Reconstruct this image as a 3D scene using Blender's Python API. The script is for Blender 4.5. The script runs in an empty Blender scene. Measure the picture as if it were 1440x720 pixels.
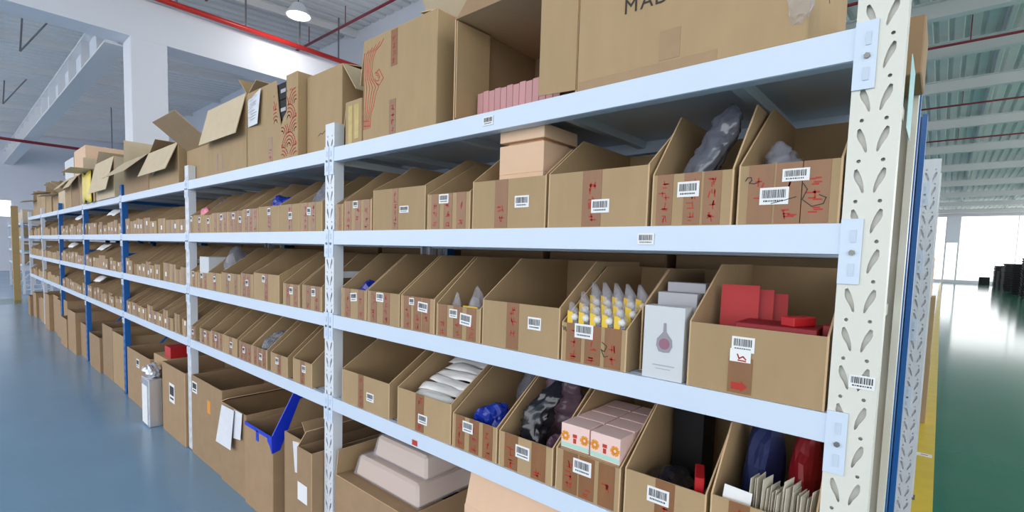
import bpy, bmesh, math, random
from mathutils import Vector, Matrix, noise

# ------------------------------------------------------------------ camera
scene = bpy.context.scene
COL = scene.collection
cam_d = bpy.data.cameras.new('camera')
cam = bpy.data.objects.new('camera', cam_d); COL.objects.link(cam)
cam_d.sensor_fit = 'HORIZONTAL'; cam_d.sensor_width = 36.0
cam_d.lens = 694.0 / 1440 * 36
cam_d.shift_y = 45.7 / 1440
cam_d.clip_start = 0.05; cam_d.clip_end = 400
yaw, pitch, roll = -0.71418, -0.070065, -0.029952
_f = Vector((math.sin(yaw)*math.cos(pitch), math.cos(yaw)*math.cos(pitch), math.sin(pitch)))
_r = Vector((math.cos(yaw), -math.sin(yaw), 0)); _d = _f.cross(_r)
_R = math.cos(roll)*_r + math.sin(roll)*_d; _D = -math.sin(roll)*_r + math.cos(roll)*_d
M = Matrix((( _R.x, -_D.x, -_f.x, 0.1542), (_R.y, -_D.y, -_f.y, -1.1588), (_R.z, -_D.z, -_f.z, 1.5157), (0,0,0,1)))
cam.matrix_world = M
scene.camera = cam

# ------------------------------------------------------------------ world and exposure
w = bpy.data.worlds.new('world'); scene.world = w; w.use_nodes = True
bg = w.node_tree.nodes['Background']
bg.inputs[0].default_value = (0.965, 0.98, 1.0, 1); bg.inputs[1].default_value = 3.4
vs = scene.view_settings
vs.view_transform = 'Standard'; vs.look = 'None'; vs.gamma = 1.0; vs.exposure = -0.5
vs.use_curve_mapping = False

# ------------------------------------------------------------------ materials
def lin(c):
    return tuple(((v/255)/12.92 if v/255 <= 0.04045 else (((v/255)+0.055)/1.055)**2.4) for v in c)
def mat(name, rgb, rough=0.5, metal=0.0, var=0.0, scale=8.0, stretch=(1,1,1), bump=0.0, bscale=60.0, spec=0.5, rand=0.0, alpha=1.0, trans=0.0, emit=0.0, coat=0.0):
    m = bpy.data.materials.new(name); m.use_nodes = True
    nt = m.node_tree; b = nt.nodes['Principled BSDF']
    c = lin(rgb)
    b.inputs['Base Color'].default_value = (*c, 1)
    b.inputs['Roughness'].default_value = rough; b.inputs['Metallic'].default_value = metal
    b.inputs['Specular IOR Level'].default_value = spec
    b.inputs['Alpha'].default_value = alpha
    b.inputs['Transmission Weight'].default_value = trans
    b.inputs['Coat Weight'].default_value = coat
    if emit: b.inputs['Emission Color'].default_value = (*c, 1); b.inputs['Emission Strength'].default_value = emit
    if var or rand or bump:
        tc = nt.nodes.new('ShaderNodeTexCoord'); mp = nt.nodes.new('ShaderNodeMapping')
        mp.inputs['Scale'].default_value = stretch
        nt.links.new(tc.outputs['Object'], mp.inputs['Vector'])
        n = nt.nodes.new('ShaderNodeTexNoise'); n.inputs['Scale'].default_value = scale
        n.inputs['Detail'].default_value = 5; n.inputs['Roughness'].default_value = 0.6
        nt.links.new(mp.outputs[0], n.inputs['Vector'])
        mr = nt.nodes.new('ShaderNodeMapRange')
        mr.inputs['From Min'].default_value = 0.25; mr.inputs['From Max'].default_value = 0.75
        mr.inputs['To Min'].default_value = 1-var; mr.inputs['To Max'].default_value = 1+var
        nt.links.new(n.outputs['Fac'], mr.inputs['Value'])
        hs = nt.nodes.new('ShaderNodeHueSaturation'); hs.inputs['Color'].default_value = (*c, 1)
        val = mr.outputs[0]
        if rand:
            oi = nt.nodes.new('ShaderNodeObjectInfo'); r2 = nt.nodes.new('ShaderNodeMapRange')
            r2.inputs['To Min'].default_value = 1-rand; r2.inputs['To Max'].default_value = 1+rand
            nt.links.new(oi.outputs['Random'], r2.inputs['Value'])
            mu = nt.nodes.new('ShaderNodeMath'); mu.operation = 'MULTIPLY'
            nt.links.new(val, mu.inputs[0]); nt.links.new(r2.outputs[0], mu.inputs[1]); val = mu.outputs[0]
        nt.links.new(val, hs.inputs['Value']); nt.links.new(hs.outputs[0], b.inputs['Base Color'])
        if bump:
            nb = nt.nodes.new('ShaderNodeTexNoise'); nb.inputs['Scale'].default_value = bscale; nb.inputs['Detail'].default_value = 3
            nt.links.new(mp.outputs[0], nb.inputs['Vector'])
            bp = nt.nodes.new('ShaderNodeBump'); bp.inputs['Strength'].default_value = bump; bp.inputs['Distance'].default_value = 0.004
            nt.links.new(nb.outputs['Fac'], bp.inputs['Height']); nt.links.new(bp.outputs[0], b.inputs['Normal'])
    return m
def clear_film(name, rgb, alpha, rough=0.12):
    return mat(name, rgb, rough=rough, alpha=alpha, spec=0.7, bump=0.8, bscale=15)

K   = mat('kraft_board', (174,147,112), 0.75, var=0.06, scale=14, stretch=(1,1,.35), rand=0.07, spec=0.25)
KE  = mat('kraft_cut_edge', (208,176,140), 0.8, var=0.05, scale=90, rand=0.04, spec=0.2)
KD  = mat('kraft_board_brown', (162,134,104), 0.75, var=0.08, scale=10, rand=0.08, spec=0.25)
KP  = mat('kraft_board_pale', (206,188,160), 0.75, var=0.07, scale=10, rand=0.05, spec=0.25)
KPK = mat('pinkish_board', (226,190,160), 0.7, var=0.04, scale=10, spec=0.3)
TAPE= mat('brown_packing_tape', (138,94,58), 0.28, var=0.12, scale=30, stretch=(1,1,.2), spec=0.5)
TAPEY=mat('yellow_packing_tape', (186,160,84), 0.28, var=0.18, scale=30, spec=0.5)
RED = mat('red_ink', (176,44,30), 0.6)
REDP= mat('red_print', (186,58,42), 0.65)
INK = mat('black_ink', (48,40,36), 0.6)
PEN = mat('pen_ink', (96,70,50), 0.6)
WHT = mat('label_paper', (236,236,238), 0.6)
PAP = mat('sheet_paper', (222,224,232), 0.7, var=0.05, scale=20)
BAR = mat('barcode_ink', (60,62,70), 0.6)
STEEL=mat('white_blue_steel', (208,221,240), 0.33, var=0.02, scale=4, spec=0.45)
WPOST=mat('white_steel_post', (220,224,232), 0.35, var=0.02, scale=5, spec=0.45)
BEIGE=mat('beige_steel_post', (222,220,212), 0.36, var=0.02, scale=5, spec=0.45)
BLUE= mat('blue_steel_post', (24,98,172), 0.32, var=0.04, scale=6, spec=0.5)
DECK= mat('grey_blue_deck', (198,210,228), 0.4, var=0.04, scale=3, spec=0.4)
BOLT= mat('bolt_zinc', (120,122,118), 0.35, metal=0.8)
WALLM=mat('white_plaster', (226,228,236), 0.8, var=0.025, scale=1.2)
GIRD= mat('white_girder_paint', (232,232,238), 0.75, var=0.02, scale=1.0)
ROOFM=mat('roof_deck', (236,233,231), 0.6, var=0.05, scale=0.6)
PURL= mat('white_purlin', (230,228,228), 0.55)
REDPIPE=mat('red_pipe', (206,40,34), 0.35)
DRED= mat('dark_red_pipe', (138,36,48), 0.4)
GREYP=mat('grey_hanger', (120,116,118), 0.5)
FBLUE=mat('blue_epoxy_floor', (120,156,186), 0.22, var=0.07, scale=0.9, bump=0.04, bscale=3, spec=0.5)
FGREEN=mat('green_epoxy_floor', (46,114,92), 0.11, var=0.10, scale=0.7, bump=0.10, bscale=2.5, spec=0.5)
FYEL= mat('yellow_line_paint', (222,190,52), 0.35, var=0.10, scale=5)
BLACKP=mat('black_plastic', (20,20,24), 0.6, spec=0.3)
BLKBAG=mat('black_film', (34,34,42), 0.18, spec=0.8, bump=0.9, bscale=15)
GREYFILM=clear_film('grey_clear_film', (150,154,168), 0.5)
CLEAR=clear_film('clear_film', (206,206,218), 0.26)
WBAG= mat('white_poly_bag', (228,226,224), 0.3, spec=0.6, bump=0.9, bscale=15)
BLUEF=mat('blue_film', (18,44,150), 0.25, spec=0.6, bump=0.9, bscale=15)
BLUET=mat('blue_tape', (16,52,206), 0.4)
NAVY= mat('navy_fabric', (30,42,92), 0.7)
REDC= mat('red_card', (184,22,30), 0.5)
DREDC=mat('dark_red_card', (134,14,24), 0.5)
YELC= mat('yellow_card', (232,194,60), 0.5)
PINKB=mat('pink_cosmetic_box', (240,206,200), 0.45)
PINKF=mat('pink_paper', (204,150,152), 0.6, rand=0.06)
WBOX= mat('white_carton', (206,209,214), 0.45)
GBOX= mat('grey_carton', (172,172,180), 0.5)
SILV= mat('silver_foil', (206,208,214), 0.22, metal=0.6, bump=0.9, bscale=15)
ORNG= mat('orange_print', (232,150,40), 0.5)
MINT= mat('mint_print', (176,216,200), 0.5)
PURP= mat('plum_print', (150,100,120), 0.5)
CREAM=mat('cream_card', (214,206,190), 0.6, rand=0.10)
LAMP= mat('lamp_shade', (220,222,226), 0.4)
LAMPE=mat('lamp_lens', (255,252,244), 0.4, emit=6.0)
CYAN= mat('pale_cyan_film', (176,226,232), 0.3)
def glass():
    m = bpy.data.materials.new('window_glass'); m.use_nodes = True
    nt = m.node_tree; nt.nodes.clear()
    o = nt.nodes.new('ShaderNodeOutputMaterial'); mx = nt.nodes.new('ShaderNodeMixShader')
    t = nt.nodes.new('ShaderNodeBsdfTransparent'); g = nt.nodes.new('ShaderNodeBsdfGlossy')
    g.inputs['Roughness'].default_value = 0.02; mx.inputs[0].default_value = 0.06
    nt.links.new(t.outputs[0], mx.inputs[1]); nt.links.new(g.outputs[0], mx.inputs[2]); nt.links.new(mx.outputs[0], o.inputs[0])
    return m
GLASS = glass()

# ------------------------------------------------------------------ helpers
class MB:
    """collects shapes, builds ONE mesh object"""
    def __init__(s): s.v = []; s.f = []; s.m = []
    def add(s, vs, fs, mi=0):
        o = len(s.v); s.v += [tuple(p) for p in vs]; s.f += [tuple(i+o for i in f) for f in fs]
        s.m += (mi if isinstance(mi, list) else [mi]*len(fs)); return s
    def box(s, x0, x1, y0, y1, z0, z1, mi=0):
        v = [(x0,y0,z0),(x1,y0,z0),(x1,y1,z0),(x0,y1,z0),(x0,y0,z1),(x1,y0,z1),(x1,y1,z1),(x0,y1,z1)]
        return s.add(v, [(0,3,2,1),(4,5,6,7),(0,1,5,4),(1,2,6,5),(2,3,7,6),(3,0,4,7)], mi)
    def obox(s, mtx, sx, sy, sz, mi=0):
        v = [mtx @ Vector((x*sx/2, y*sy/2, z*sz/2)) for z in (-1,1) for x,y in ((-1,-1),(1,-1),(1,1),(-1,1))]
        return s.add(v, [(0,3,2,1),(4,5,6,7),(0,1,5,4),(1,2,6,5),(2,3,7,6),(3,0,4,7)], mi)
    def prism(s, poly, axis, a0, a1, mi=0, me=None):
        n = len(poly)
        def P(p, a):
            if axis == 'x': return (a, p[0], p[1])
            if axis == 'y': return (p[0], a, p[1])
            return (p[0], p[1], a)
        v = [P(p, a0) for p in poly] + [P(p, a1) for p in poly]
        fs = [tuple(range(n)), tuple(range(2*n-1, n-1, -1))] + [(i, i+n, (i+1) % n + n, (i+1) % n) for i in range(n)]
        return s.add(v, fs, [mi, mi] + [mi if me is None else me]*n)
    def tube(s, p0, p1, r, n=8, mi=0, r1=None):
        p0 = Vector(p0); p1 = Vector(p1); d = (p1-p0).normalized()
        a = d.orthogonal().normalized(); b = d.cross(a); r1 = r if r1 is None else r1
        v = [p0 + (a*math.cos(t)+b*math.sin(t))*r for t in [2*math.pi*i/n for i in range(n)]]
        v += [p1 + (a*math.cos(t)+b*math.sin(t))*r1 for t in [2*math.pi*i/n for i in range(n)]]
        fs = [tuple(range(n-1,-1,-1)), tuple(range(n, 2*n))] + [(i, (i+1)%n, (i+1)%n+n, i+n) for i in range(n)]
        return s.add(v, fs, mi)
    def build(s, name, mats, parent=None, smooth=False, bevel=0.0, loc=None, rot=None):
        me = bpy.data.meshes.new(name); me.from_pydata(s.v, [], s.f)
        if not isinstance(mats, (list, tuple)): mats = [mats]
        for m in mats: me.materials.append(m)
        me.polygons.foreach_set('material_index', s.m)
        bm = bmesh.new(); bm.from_mesh(me); bmesh.ops.recalc_face_normals(bm, faces=bm.faces)
        if bevel: bmesh.ops.bevel(bm, geom=list(bm.edges), offset=bevel, segments=1, affect='EDGES', profile=0.5)
        bm.to_mesh(me); bm.free()
        if smooth: me.polygons.foreach_set('use_smooth', [True]*len(me.polygons))
        me.update()
        o = bpy.data.objects.new(name, me); COL.objects.link(o)
        if parent is not None: o.parent = parent
        if loc is not None: o.location = loc
        if rot is not None: o.rotation_euler = rot
        return o
def tag(o, label, cat, group=None):
    o['label'] = label; o['category'] = cat
    if group: o['group'] = group
    return o
def thing(name, label, cat, loc=(0,0,0), rz=0.0, group=None):
    o = bpy.data.objects.new(name, None); COL.objects.link(o); o.empty_display_size = 0.05
    o.location = loc; o.rotation_euler = (0,0,rz)
    return tag(o, label, cat, group)
def struct(o): o['kind'] = 'structure'; return o
def copy_tree(o, parent=None):
    c = o.copy(); COL.objects.link(c)
    if parent is not None: c.parent = parent
    for ch in list(o.children): copy_tree(ch, c)
    return c
ORD = ['first','second','third','fourth','fifth','sixth','seventh','eighth','ninth','tenth','eleventh','twelfth','thirteenth','fourteenth','fifteenth','sixteenth']

# print and stickers on vertical faces. frame: origin + axes (u along face, v up, n outwards)
class Face:
    def __init__(s, o, u, n, v=(0,0,1)): s.o = Vector(o); s.u = Vector(u); s.n = Vector(n); s.v = Vector(v)
    def p(s, a, b, h=0.0): return s.o + s.u*a + s.v*b + s.n*h
def fquad(mb, F, a0, a1, b0, b1, h0, h1, mi=0, rot=0.0):
    ca, cb = (a0+a1)/2, (b0+b1)/2; pts = []
    for (a, b) in ((a0,b0),(a1,b0),(a1,b1),(a0,b1)):
        da, db = a-ca, b-cb
        pts.append((ca+da*math.cos(rot)-db*math.sin(rot), cb+da*math.sin(rot)+db*math.cos(rot)))
    v = [F.p(a,b,h0) for a,b in pts] + [F.p(a,b,h1) for a,b in pts]
    mb.add(v, [(0,1,2,3),(7,6,5,4),(0,4,5,1),(1,5,6,2),(2,6,7,3),(3,7,4,0)], mi)
def fline(mb, F, pts, wd, h0, h1):
    for (a,b) in zip(pts[:-1], pts[1:]):
        A = Vector(a); B = Vector(b); d = (B-A)
        if d.length < 1e-6: continue
        n = Vector((-d.y, d.x)).normalized()*wd/2; e = d.normalized()*wd*0.35
        q = [A-n-e, B-n+e, B+n+e, A+n-e]
        v = [F.p(c.x,c.y,h0) for c in q]+[F.p(c.x,c.y,h1) for c in q]
        mb.add(v, [(0,1,2,3),(7,6,5,4),(0,4,5,1),(1,5,6,2),(2,6,7,3),(3,7,4,0)])
def barcode(parent, F, a, b, wd=0.040, ht=0.026, rot=0.0, h=0.0012, detail=True, seed=0):
    m = MB(); fquad(m, F, a-wd/2, a+wd/2, b-ht/2, b+ht/2, 0.0, h, rot=rot)
    o = m.build('barcode_label', WHT, parent)
    if detail:
        r = random.Random(seed); m = MB(); x = a-wd*0.41
        def q(x0, x1, y0, y1):
            # rotate about the label centre
            pts = []
            for (p, s_) in ((x0,y0),(x1,y0),(x1,y1),(x0,y1)):
                da, db = p-a, s_-b
                pts.append((a+da*math.cos(rot)-db*math.sin(rot), b+da*math.sin(rot)+db*math.cos(rot)))
            v = [F.p(p, s_, h) for p, s_ in pts]+[F.p(p, s_, h+0.0004) for p, s_ in pts]
            m.add(v, [(0,1,2,3),(7,6,5,4),(0,4,5,1),(1,5,6,2),(2,6,7,3),(3,7,4,0)])
        while x < a+wd*0.39:
            t = r.choice((.0009,.0016,.0022)); q(x, x+t, b-ht*0.12, b+ht*0.36); x += t+r.choice((.0010,.0016))
        x = a-wd*0.36
        while x < a+wd*0.32:
            t = r.uniform(.0015,.004); q(x, x+t, b-ht*0.34, b-ht*0.24); x += t+.0014
        m.build('bars', BAR, o)['kind'] = 'stuff'
    return o
def tape(parent, F, a, b0, b1, wd=0.045, m_=None, printed=True, seed=0, h=0.0008, frac=(0.05,0.95)):
    m = MB(); fquad(m, F, a-wd/2, a+wd/2, b0, b1, 0.0, h)
    o = m.build('tape', m_ or TAPE, parent)
    if printed:
        r = random.Random(seed); m = MB()
        L = b1-b0; s = wd*0.55; z = b0+L*frac[0]
        while z+s < b0+L*frac[1]:
            if r.random() < 0.85:
                for k in range(r.randint(3,5)):      # strokes of a smudged red character
                    cx = a+r.uniform(-.3,.3)*s; cz = z+r.uniform(.1,.9)*s
                    if r.random() < .5: fquad(m, F, cx-s*r.uniform(.2,.42), cx+s*r.uniform(.1,.42), cz-s*.06, cz+s*.06, h, h+.0003)
                    else: fquad(m, F, cx-s*.06, cx+s*.06, max(z,cz-s*.35), min(z+s,cz+s*.35), h, h+.0003, rot=r.uniform(-.3,.3))
            z += s*1.2
        if m.f: m.build('printing', RED, o)['kind'] = 'stuff'
    return o

# ------------------------------------------------------------------ cardboard cut bins (magazine style: low front, sides rising to a high back)
T = 0.004
def bin_mesh(wd, hf, hb, d, yp, t=T):
    m = MB(); x0, x1 = -wd/2, wd/2
    side = [(0,0),(d,0),(d,hb),(yp,hb),(0,hf)]
    m.prism(side, 'x', x0, x0+t, 0, 1); m.prism(side, 'x', x1-t, x1, 0, 1)
    m.prism([(x0+t,0),(x1-t,0),(x1-t,hf-.002),(x0+t,hf-.002)], 'y', 0.0004, t, 0, 1)
    m.prism([(x0+t,0),(x1-t,0),(x1-t,hb-.002),(x0+t,hb-.002)], 'y', d-t, d-.0004, 0, 1)
    m.box(x0+t, x1-t, t, d-t, 0.0005, t, 0)
    return m
def bin_(x0, x1, z, hf, label, group, hb=0.285, d=0.48, yp=0.2, y=0.004, tapes=(), lab=None, lab2=None, rz=0.0, seed=0, detail=2, board=None, tw=0.045):
    wd = x1-x0-0.003; loc = ((x0+x1)/2, y, z+.0006)
    F = Face((0, 0.0002, 0), (1,0,0), (0,-1,0))
    if detail == 0:
        o = bin_mesh(wd, hf, hb, d, yp).build('cardboard_bin', [board or K, KE]); o.location = loc; o.rotation_euler = (0,0,rz)
        return tag(o, label, 'box', group)
    o = thing('cardboard_bin', label, 'box', loc, rz, group)
    bin_mesh(wd, hf, hb, d, yp).build('body', [board or K, KE], o)
    for k, tx in enumerate(tapes):
        tape(o, F, -wd/2+wd*tx, 0.002, hf-0.002, wd=min(tw, wd*.3), printed=detail > 1, seed=seed*7+k)
    for l in (lab, lab2):
        if l: barcode(o, F, -wd/2+wd*l[0], hf*l[1], *(l[2:4] if len(l) > 3 else (0.038,0.026)), rot=l[4] if len(l) > 4 else 0.0, detail=detail > 1, seed=seed, h=0.0016)
    return o

# ------------------------------------------------------------------ plain cartons
def carton(name, label, x0, x1, y0, y1, z, h, group=None, flaps=(), closed=True, board=None, rz=0.0, tapes=(), lab=None, t=0.005, cat='box', tmat=None, front_poly=None):
    """origin at front bottom centre. flaps: (side, degrees from upright, length[, board])"""
    wd, d = x1-x0, y1-y0; b = board or K
    o = thing(name, label, cat, ((x0+x1)/2, y0, z), rz, group)
    m = MB(); a, c = -wd/2, wd/2
    if closed:
        m.box(a, c, 0, d, 0, h)
        m.build('body', [b, KE], o, bevel=0.003)
        s = MB(); s.box(a+.004, c-.004, d/2-.0022, d/2+.0022, h-.001, h+.0008); s.build('top_seam', KD, o)
    else:
        m.prism(front_poly or [(a,0),(c,0),(c,h),(a,h)], 'y', 0, t, 0, 1); m.prism([(a,0),(c,0),(c,h),(a,h)], 'y', d-t, d, 0, 1)
        m.prism([(t,0),(d-t,0),(d-t,h),(t,h)], 'x', a+.0003, a+t, 0, 1); m.prism([(t,0),(d-t,0),(d-t,h),(t,h)], 'x', c-t, c-.0003, 0, 1)
        m.box(a+t, c-t, t, d-t, 0.001, t)
        m.build('body', [b, KE], o)
    for fl in flaps:
        side, deg, ln = fl[:3]; fb = fl[3] if len(fl) > 3 else b
        f = MB(); L = {'front': wd, 'back': wd, 'left': d, 'right': d}[side]
        f.prism([(-L/2+.003,0),(L/2-.003,0),(L/2-.006,ln),(-L/2+.006,ln)], 'y', -.002, .002, 0, 1)
        fo = f.build('flap', [fb, KE], o)
        hinge = {'front': (0,.002,h), 'back': (0,d-.002,h), 'left': (a+.002,d/2,h), 'right': (c-.002,d/2,h)}[side]
        rzz = {'front': 0, 'back': math.pi, 'right': math.pi/2, 'left': -math.pi/2}[side]
        fo.matrix_local = Matrix.Translation(hinge) @ Matrix.Rotation(rzz, 4, 'Z') @ Matrix.Rotation(math.radians(deg), 4, 'X')
    F = Face((0, 0.0, 0), (1,0,0), (0,-1,0))
    for k, tp in enumerate(tapes): tape(o, F, -wd/2+wd*tp[0], tp[1]*h, tp[2]*h, wd=tp[3] if len(tp) > 3 else .05, seed=k+int(abs(x0)*97), printed=tp[4] if len(tp) > 4 else False, m_=tmat)
    if lab: barcode(o, F, -wd/2+wd*lab[0], h*lab[1], *(lab[2:4] if len(lab) > 3 else (0.05,0.035)))
    return o

# crumpled bags and soft lumps
def crumple(name, label, cat, loc, size, m_, seed=0, amp=0.25, freq=3.0, sub=3, group=None, rot=(0,0,0), shape=None, parent=None, flat=True):
    bm = bmesh.new(); bmesh.ops.create_icosphere(bm, subdivisions=sub, radius=1.0)
    off = Vector((seed*3.17, seed*1.73, seed*0.61))
    for v in bm.verts:
        p = v.co.copy()
        n1 = noise.noise(p*freq*.45+off); n2 = abs(noise.noise(p*freq*1.1+off*2)); n3 = abs(noise.noise(p*freq*2.6+off*3))
        s = 1+amp*.7*n1-amp*.55*n2-amp*.28*n3
        q = p*s
        if shape: q = shape(q)
        v.co = Vector((q.x*size[0]/2, q.y*size[1]/2, q.z*size[2]/2))
    zmin = min(v.co.z for v in bm.verts)
    for v in bm.verts: v.co.z -= zmin
    me = bpy.data.meshes.new(name); bm.to_mesh(me); bm.free(); me.materials.append(m_)
    if not flat: me.polygons.foreach_set('use_smooth', [True]*len(me.polygons))
    o = bpy.data.objects.new(name, me); COL.objects.link(o); o.location = loc; o.rotation_euler = rot
    if parent is not None: o.parent = parent
    else: tag(o, label, cat, group)
    return o
def neck(q):       # a bag pinched towards its top
    k = 1.0 if q.z < 0 else max(.28, 1-0.55*q.z)
    return Vector((q.x*k, q.y*k, q.z))

def film_bag(name, label, cat, path, radii, m_, seed=0, squash=.6, rip=.22, group=None, parent=None, smooth=True, nr=30, na=30):
    """crumpled film sack lofted along a path, with lengthwise folds"""
    P = [Vector(p) for p in path]; o0 = P[0].copy(); vs_ = []
    for i in range(nr):
        t = i/(nr-1)*(len(P)-1); k = min(int(t), len(P)-2); u = t-k
        c = P[k].lerp(P[k+1], u)-o0; R = radii[k]*(1-u)+radii[k+1]*u
        for j in range(na):
            a = 2*math.pi*j/na; q = Vector((math.cos(a)*1.6, math.sin(a)*1.6, t*1.7+seed*5.3))
            n1 = noise.noise(q); n2 = abs(noise.noise(Vector((math.cos(a)*4.2, math.sin(a)*4.2, t*2.2+seed*3.1)))); n3 = noise.noise(Vector((math.cos(a)*2, math.sin(a)*2, t*9+seed)))
            r = R*(1+rip*1.1*n1-rip*1.5*n2+rip*.5*n3)
            vs_.append(c+Vector((math.cos(a)*r, math.sin(a)*r*squash, rip*.35*R*n3)))
    fs = [(i*na+j, i*na+(j+1)%na, (i+1)*na+(j+1)%na, (i+1)*na+j) for i in range(nr-1) for j in range(na)]+[tuple(range(na-1,-1,-1)), tuple(range((nr-1)*na, nr*na))]
    m = MB(); m.add(vs_, fs); o = m.build(name, m_, parent, smooth=smooth, loc=o0)
    return o if parent is not None else tag(o, label, cat, group)
# ================================================================== THE HALL
m = MB(); m.box(-48, .095, -14, 64, -0.2, 0); struct(m.build('floor', FBLUE))
m = MB(); m.box(.215, 18, -14, 64, -0.2, 0); struct(m.build('floor_walkway', FGREEN))
m = MB(); m.box(.095, .215, -14, 64, -0.2, 0.0005); struct(m.build('floor_line', FYEL))
m = MB(); m.box(-17.6, -16.1, -3.6, 3.0, 0.0002, 0.0012); struct(m.build('floor_crosswalk', FGREEN))
m = MB(); m.box(.105, .2, 3.93, 4.01, .0005, .0015)
st = m.build('floor_sticker', WHT); tag(st, 'small white sticker with red print on the yellow floor line', 'sticker')
m = MB(); m.box(.13, .175, 3.962, 3.978, .0015, .002); m.build('printing', RED, st)

# roof: deck panels carried by purlins, rising to a ridge
RY0, RX1 = -6.5, 6.6
def roof_z(y): return 6.25+0.07*(y+2) if y < 18 else 7.65-0.017*(y-18)
def deck_strip(x0, x1):
    m = MB(); ys = [RY0, 18, 64]; t = .03
    n = int(round((x1-x0)/.3)); prof = []
    for i in range(n):
        a = x0+i*.3
        prof += [(a, 0), (a+.17, 0), (a+.2, .07), (a+.27, .07)]
    prof.append((x1, 0))
    vs_ = []; k = len(prof)
    for y in ys:
        vs_ += [(a, y, roof_z(y)+b) for a, b in prof]
    fs = [(j*k+i, j*k+i+1, (j+1)*k+i+1, (j+1)*k+i) for j in range(2) for i in range(k-1)]
    m.add(vs_, fs)
    return m
xs = [-48+3*i for i in range(19)]
roof = None
for a, b in zip(xs[:-1], xs[1:]):
    if roof is None:
        roof = struct(deck_strip(a, b).build('ceiling', ROOFM))
    else:
        deck_strip(a, b).build('roof_panel', ROOFM, roof)
# closed slab above the corrugated sheets keeps the daylight out
m = MB()
for (ya, yb) in ((RY0, 18), (18, 64)):
    za, zb = roof_z(ya)+.12, roof_z(yb)+.12
    m.add([(-48,ya,za),(RX1,ya,za),(RX1,yb,zb),(-48,yb,zb),(-48,ya,za+.1),(RX1,ya,za+.1),(RX1,yb,zb+.1),(-48,yb,zb+.1)],
          [(0,3,2,1),(4,5,6,7),(0,1,5,4),(1,2,6,5),(2,3,7,6),(3,0,4,7)])
m.build('roof_insulation', ROOFM, roof)
# purlins along the hall depth, cross beams along the rack direction
def ysloped_bar(x, wd, y0, y1, dz, ht):
    m = MB(); z0, z1 = roof_z(y0)+dz, roof_z(y1)+dz
    m.add([(x-wd/2,y0,z0),(x+wd/2,y0,z0),(x+wd/2,y1,z1),(x-wd/2,y1,z1),(x-wd/2,y0,z0+ht),(x+wd/2,y0,z0+ht),(x+wd/2,y1,z1+ht),(x-wd/2,y1,z1+ht)],
          [(0,3,2,1),(4,5,6,7),(0,1,5,4),(1,2,6,5),(2,3,7,6),(3,0,4,7)])
    return m
for i in range(19):
    x = -47+3*i
    ysloped_bar(x, .09, RY0, 18, -.14, .14).build('purlin', PURL, roof)
    ysloped_bar(x, .09, 18, 64, -.14, .14).build('purlin', PURL, roof)
NT = 1
for y in (9.6, 13.0, 16.4, 20.2, 25.4, 30.6, 36, 42, 48, 54, 60):
    z = roof_z(y)-.14; m = MB()
    m.box(-9, RX1, y-.12, y+.12, z-.36, z-.34); m.box(-9, RX1, y-.012, y+.012, z-.34, z-.02); m.box(-9, RX1, y-.12, y+.12, z-.02, z)
    NT += 1; struct(m.build('trim_%d' % NT, PURL))
# white concrete girder over the aisle with its column
m = MB(); m.box(-11.15, -10.6, -6.5, 5.6, 5.05, 5.72); struct(m.build('trim_1', GIRD))
m = MB(); m.box(-11.1, -10.58, 1.06, 1.6, 0, 5.05); tag(m.build('concrete_column', GIRD, bevel=.01), 'white square concrete column standing behind the rack, carrying the girder', 'column')
# steel I beam running from the girder to the far end wall
o = thing('steel_roof_beam', 'white steel I-beam with web stiffeners running from the girder to the end wall', 'beam', (-11.15, .98, 5.0))
m = MB(); m.box(-22.2, 0, -.17, .17, 0, .03); m.build('bottom_flange', PURL, o)
m = MB(); m.box(-22.2, 0, -.012, .012, .03, .62); m.build('web', WALLM, o)
m = MB(); m.box(-22.2, 0, -.15, .15, .62, .65); m.build('top_flange', PURL, o)
for i in range(14):
    m = MB(); m.box(-.8-i*1.55-.012, -.8-i*1.55+.012, -.15, -.012, .03, .62); m.build('stiffener', PURL, o)
# end wall far down the rack, with a window band; rear wall behind the racks
def wall_grid(axis, at, lo, hi, z1, holes, thick, name, mtl):
    """wall with rectangular window holes (a0,a1,b0,b1), merged in one mesh"""
    m = MB(); holes = sorted(holes)
    def bx(a0, a1, b0, b1):
        if a1-a0 < 1e-4 or b1-b0 < 1e-4: return
        if axis == 'x': m.box(at, at+thick, a0, a1, b0, b1)
        else: m.box(a0, a1, at, at+thick, b0, b1)
    cur = lo
    for (a0, a1, b0, b1) in holes:
        bx(cur, a0, 0, z1); bx(a0, a1, 0, b0); bx(a0, a1, b1, z1); cur = a1
    bx(cur, hi, 0, z1)
    o = struct(m.build(name, mtl)); return o
def windows(axis, at, holes, thick, base):
    for k, (a0, a1, b0, b1) in enumerate(holes):
        fr = MB(); t = .07; c = at+thick/2
        def bx(mb, p0, p1, q0, q1, h):
            if axis == 'x': mb.box(c-h, c+h, p0, p1, q0, q1)
            else: mb.box(p0, p1, c-h, c+h, q0, q1)
        bx(fr, a0, a0+t, b0, b1, .05); bx(fr, a1-t, a1, b0, b1, .05); bx(fr, a0+t, a1-t, b0, b0+t, .05); bx(fr, a0+t, a1-t, b1-t, b1, .05)
        n = max(1, int((a1-a0)/(1.6 if a1-a0 < 5.5 else 3.2)))
        for i in range(1, n): x = a0+(a1-a0)*i/n; bx(fr, x-.03, x+.03, b0+t, b1-t, .04)
        o = struct(fr.build('window_%d' % (base+k), PURL))
        for i in range(n):
            g = MB(); bx(g, a0+t+(a1-a0-2*t)*i/n, a0+t+(a1-a0-2*t)*(i+1)/n, b0+t, b1-t, .004); g.build('pane', GLASS, o)
hl = [(-1.0,1.1,2.5,3.4)]
wall_grid('x', -33.6, -14, 7, 8, hl, .25, 'wall_left', WALLM); windows('x', -33.6, hl, .25, 1)
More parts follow.
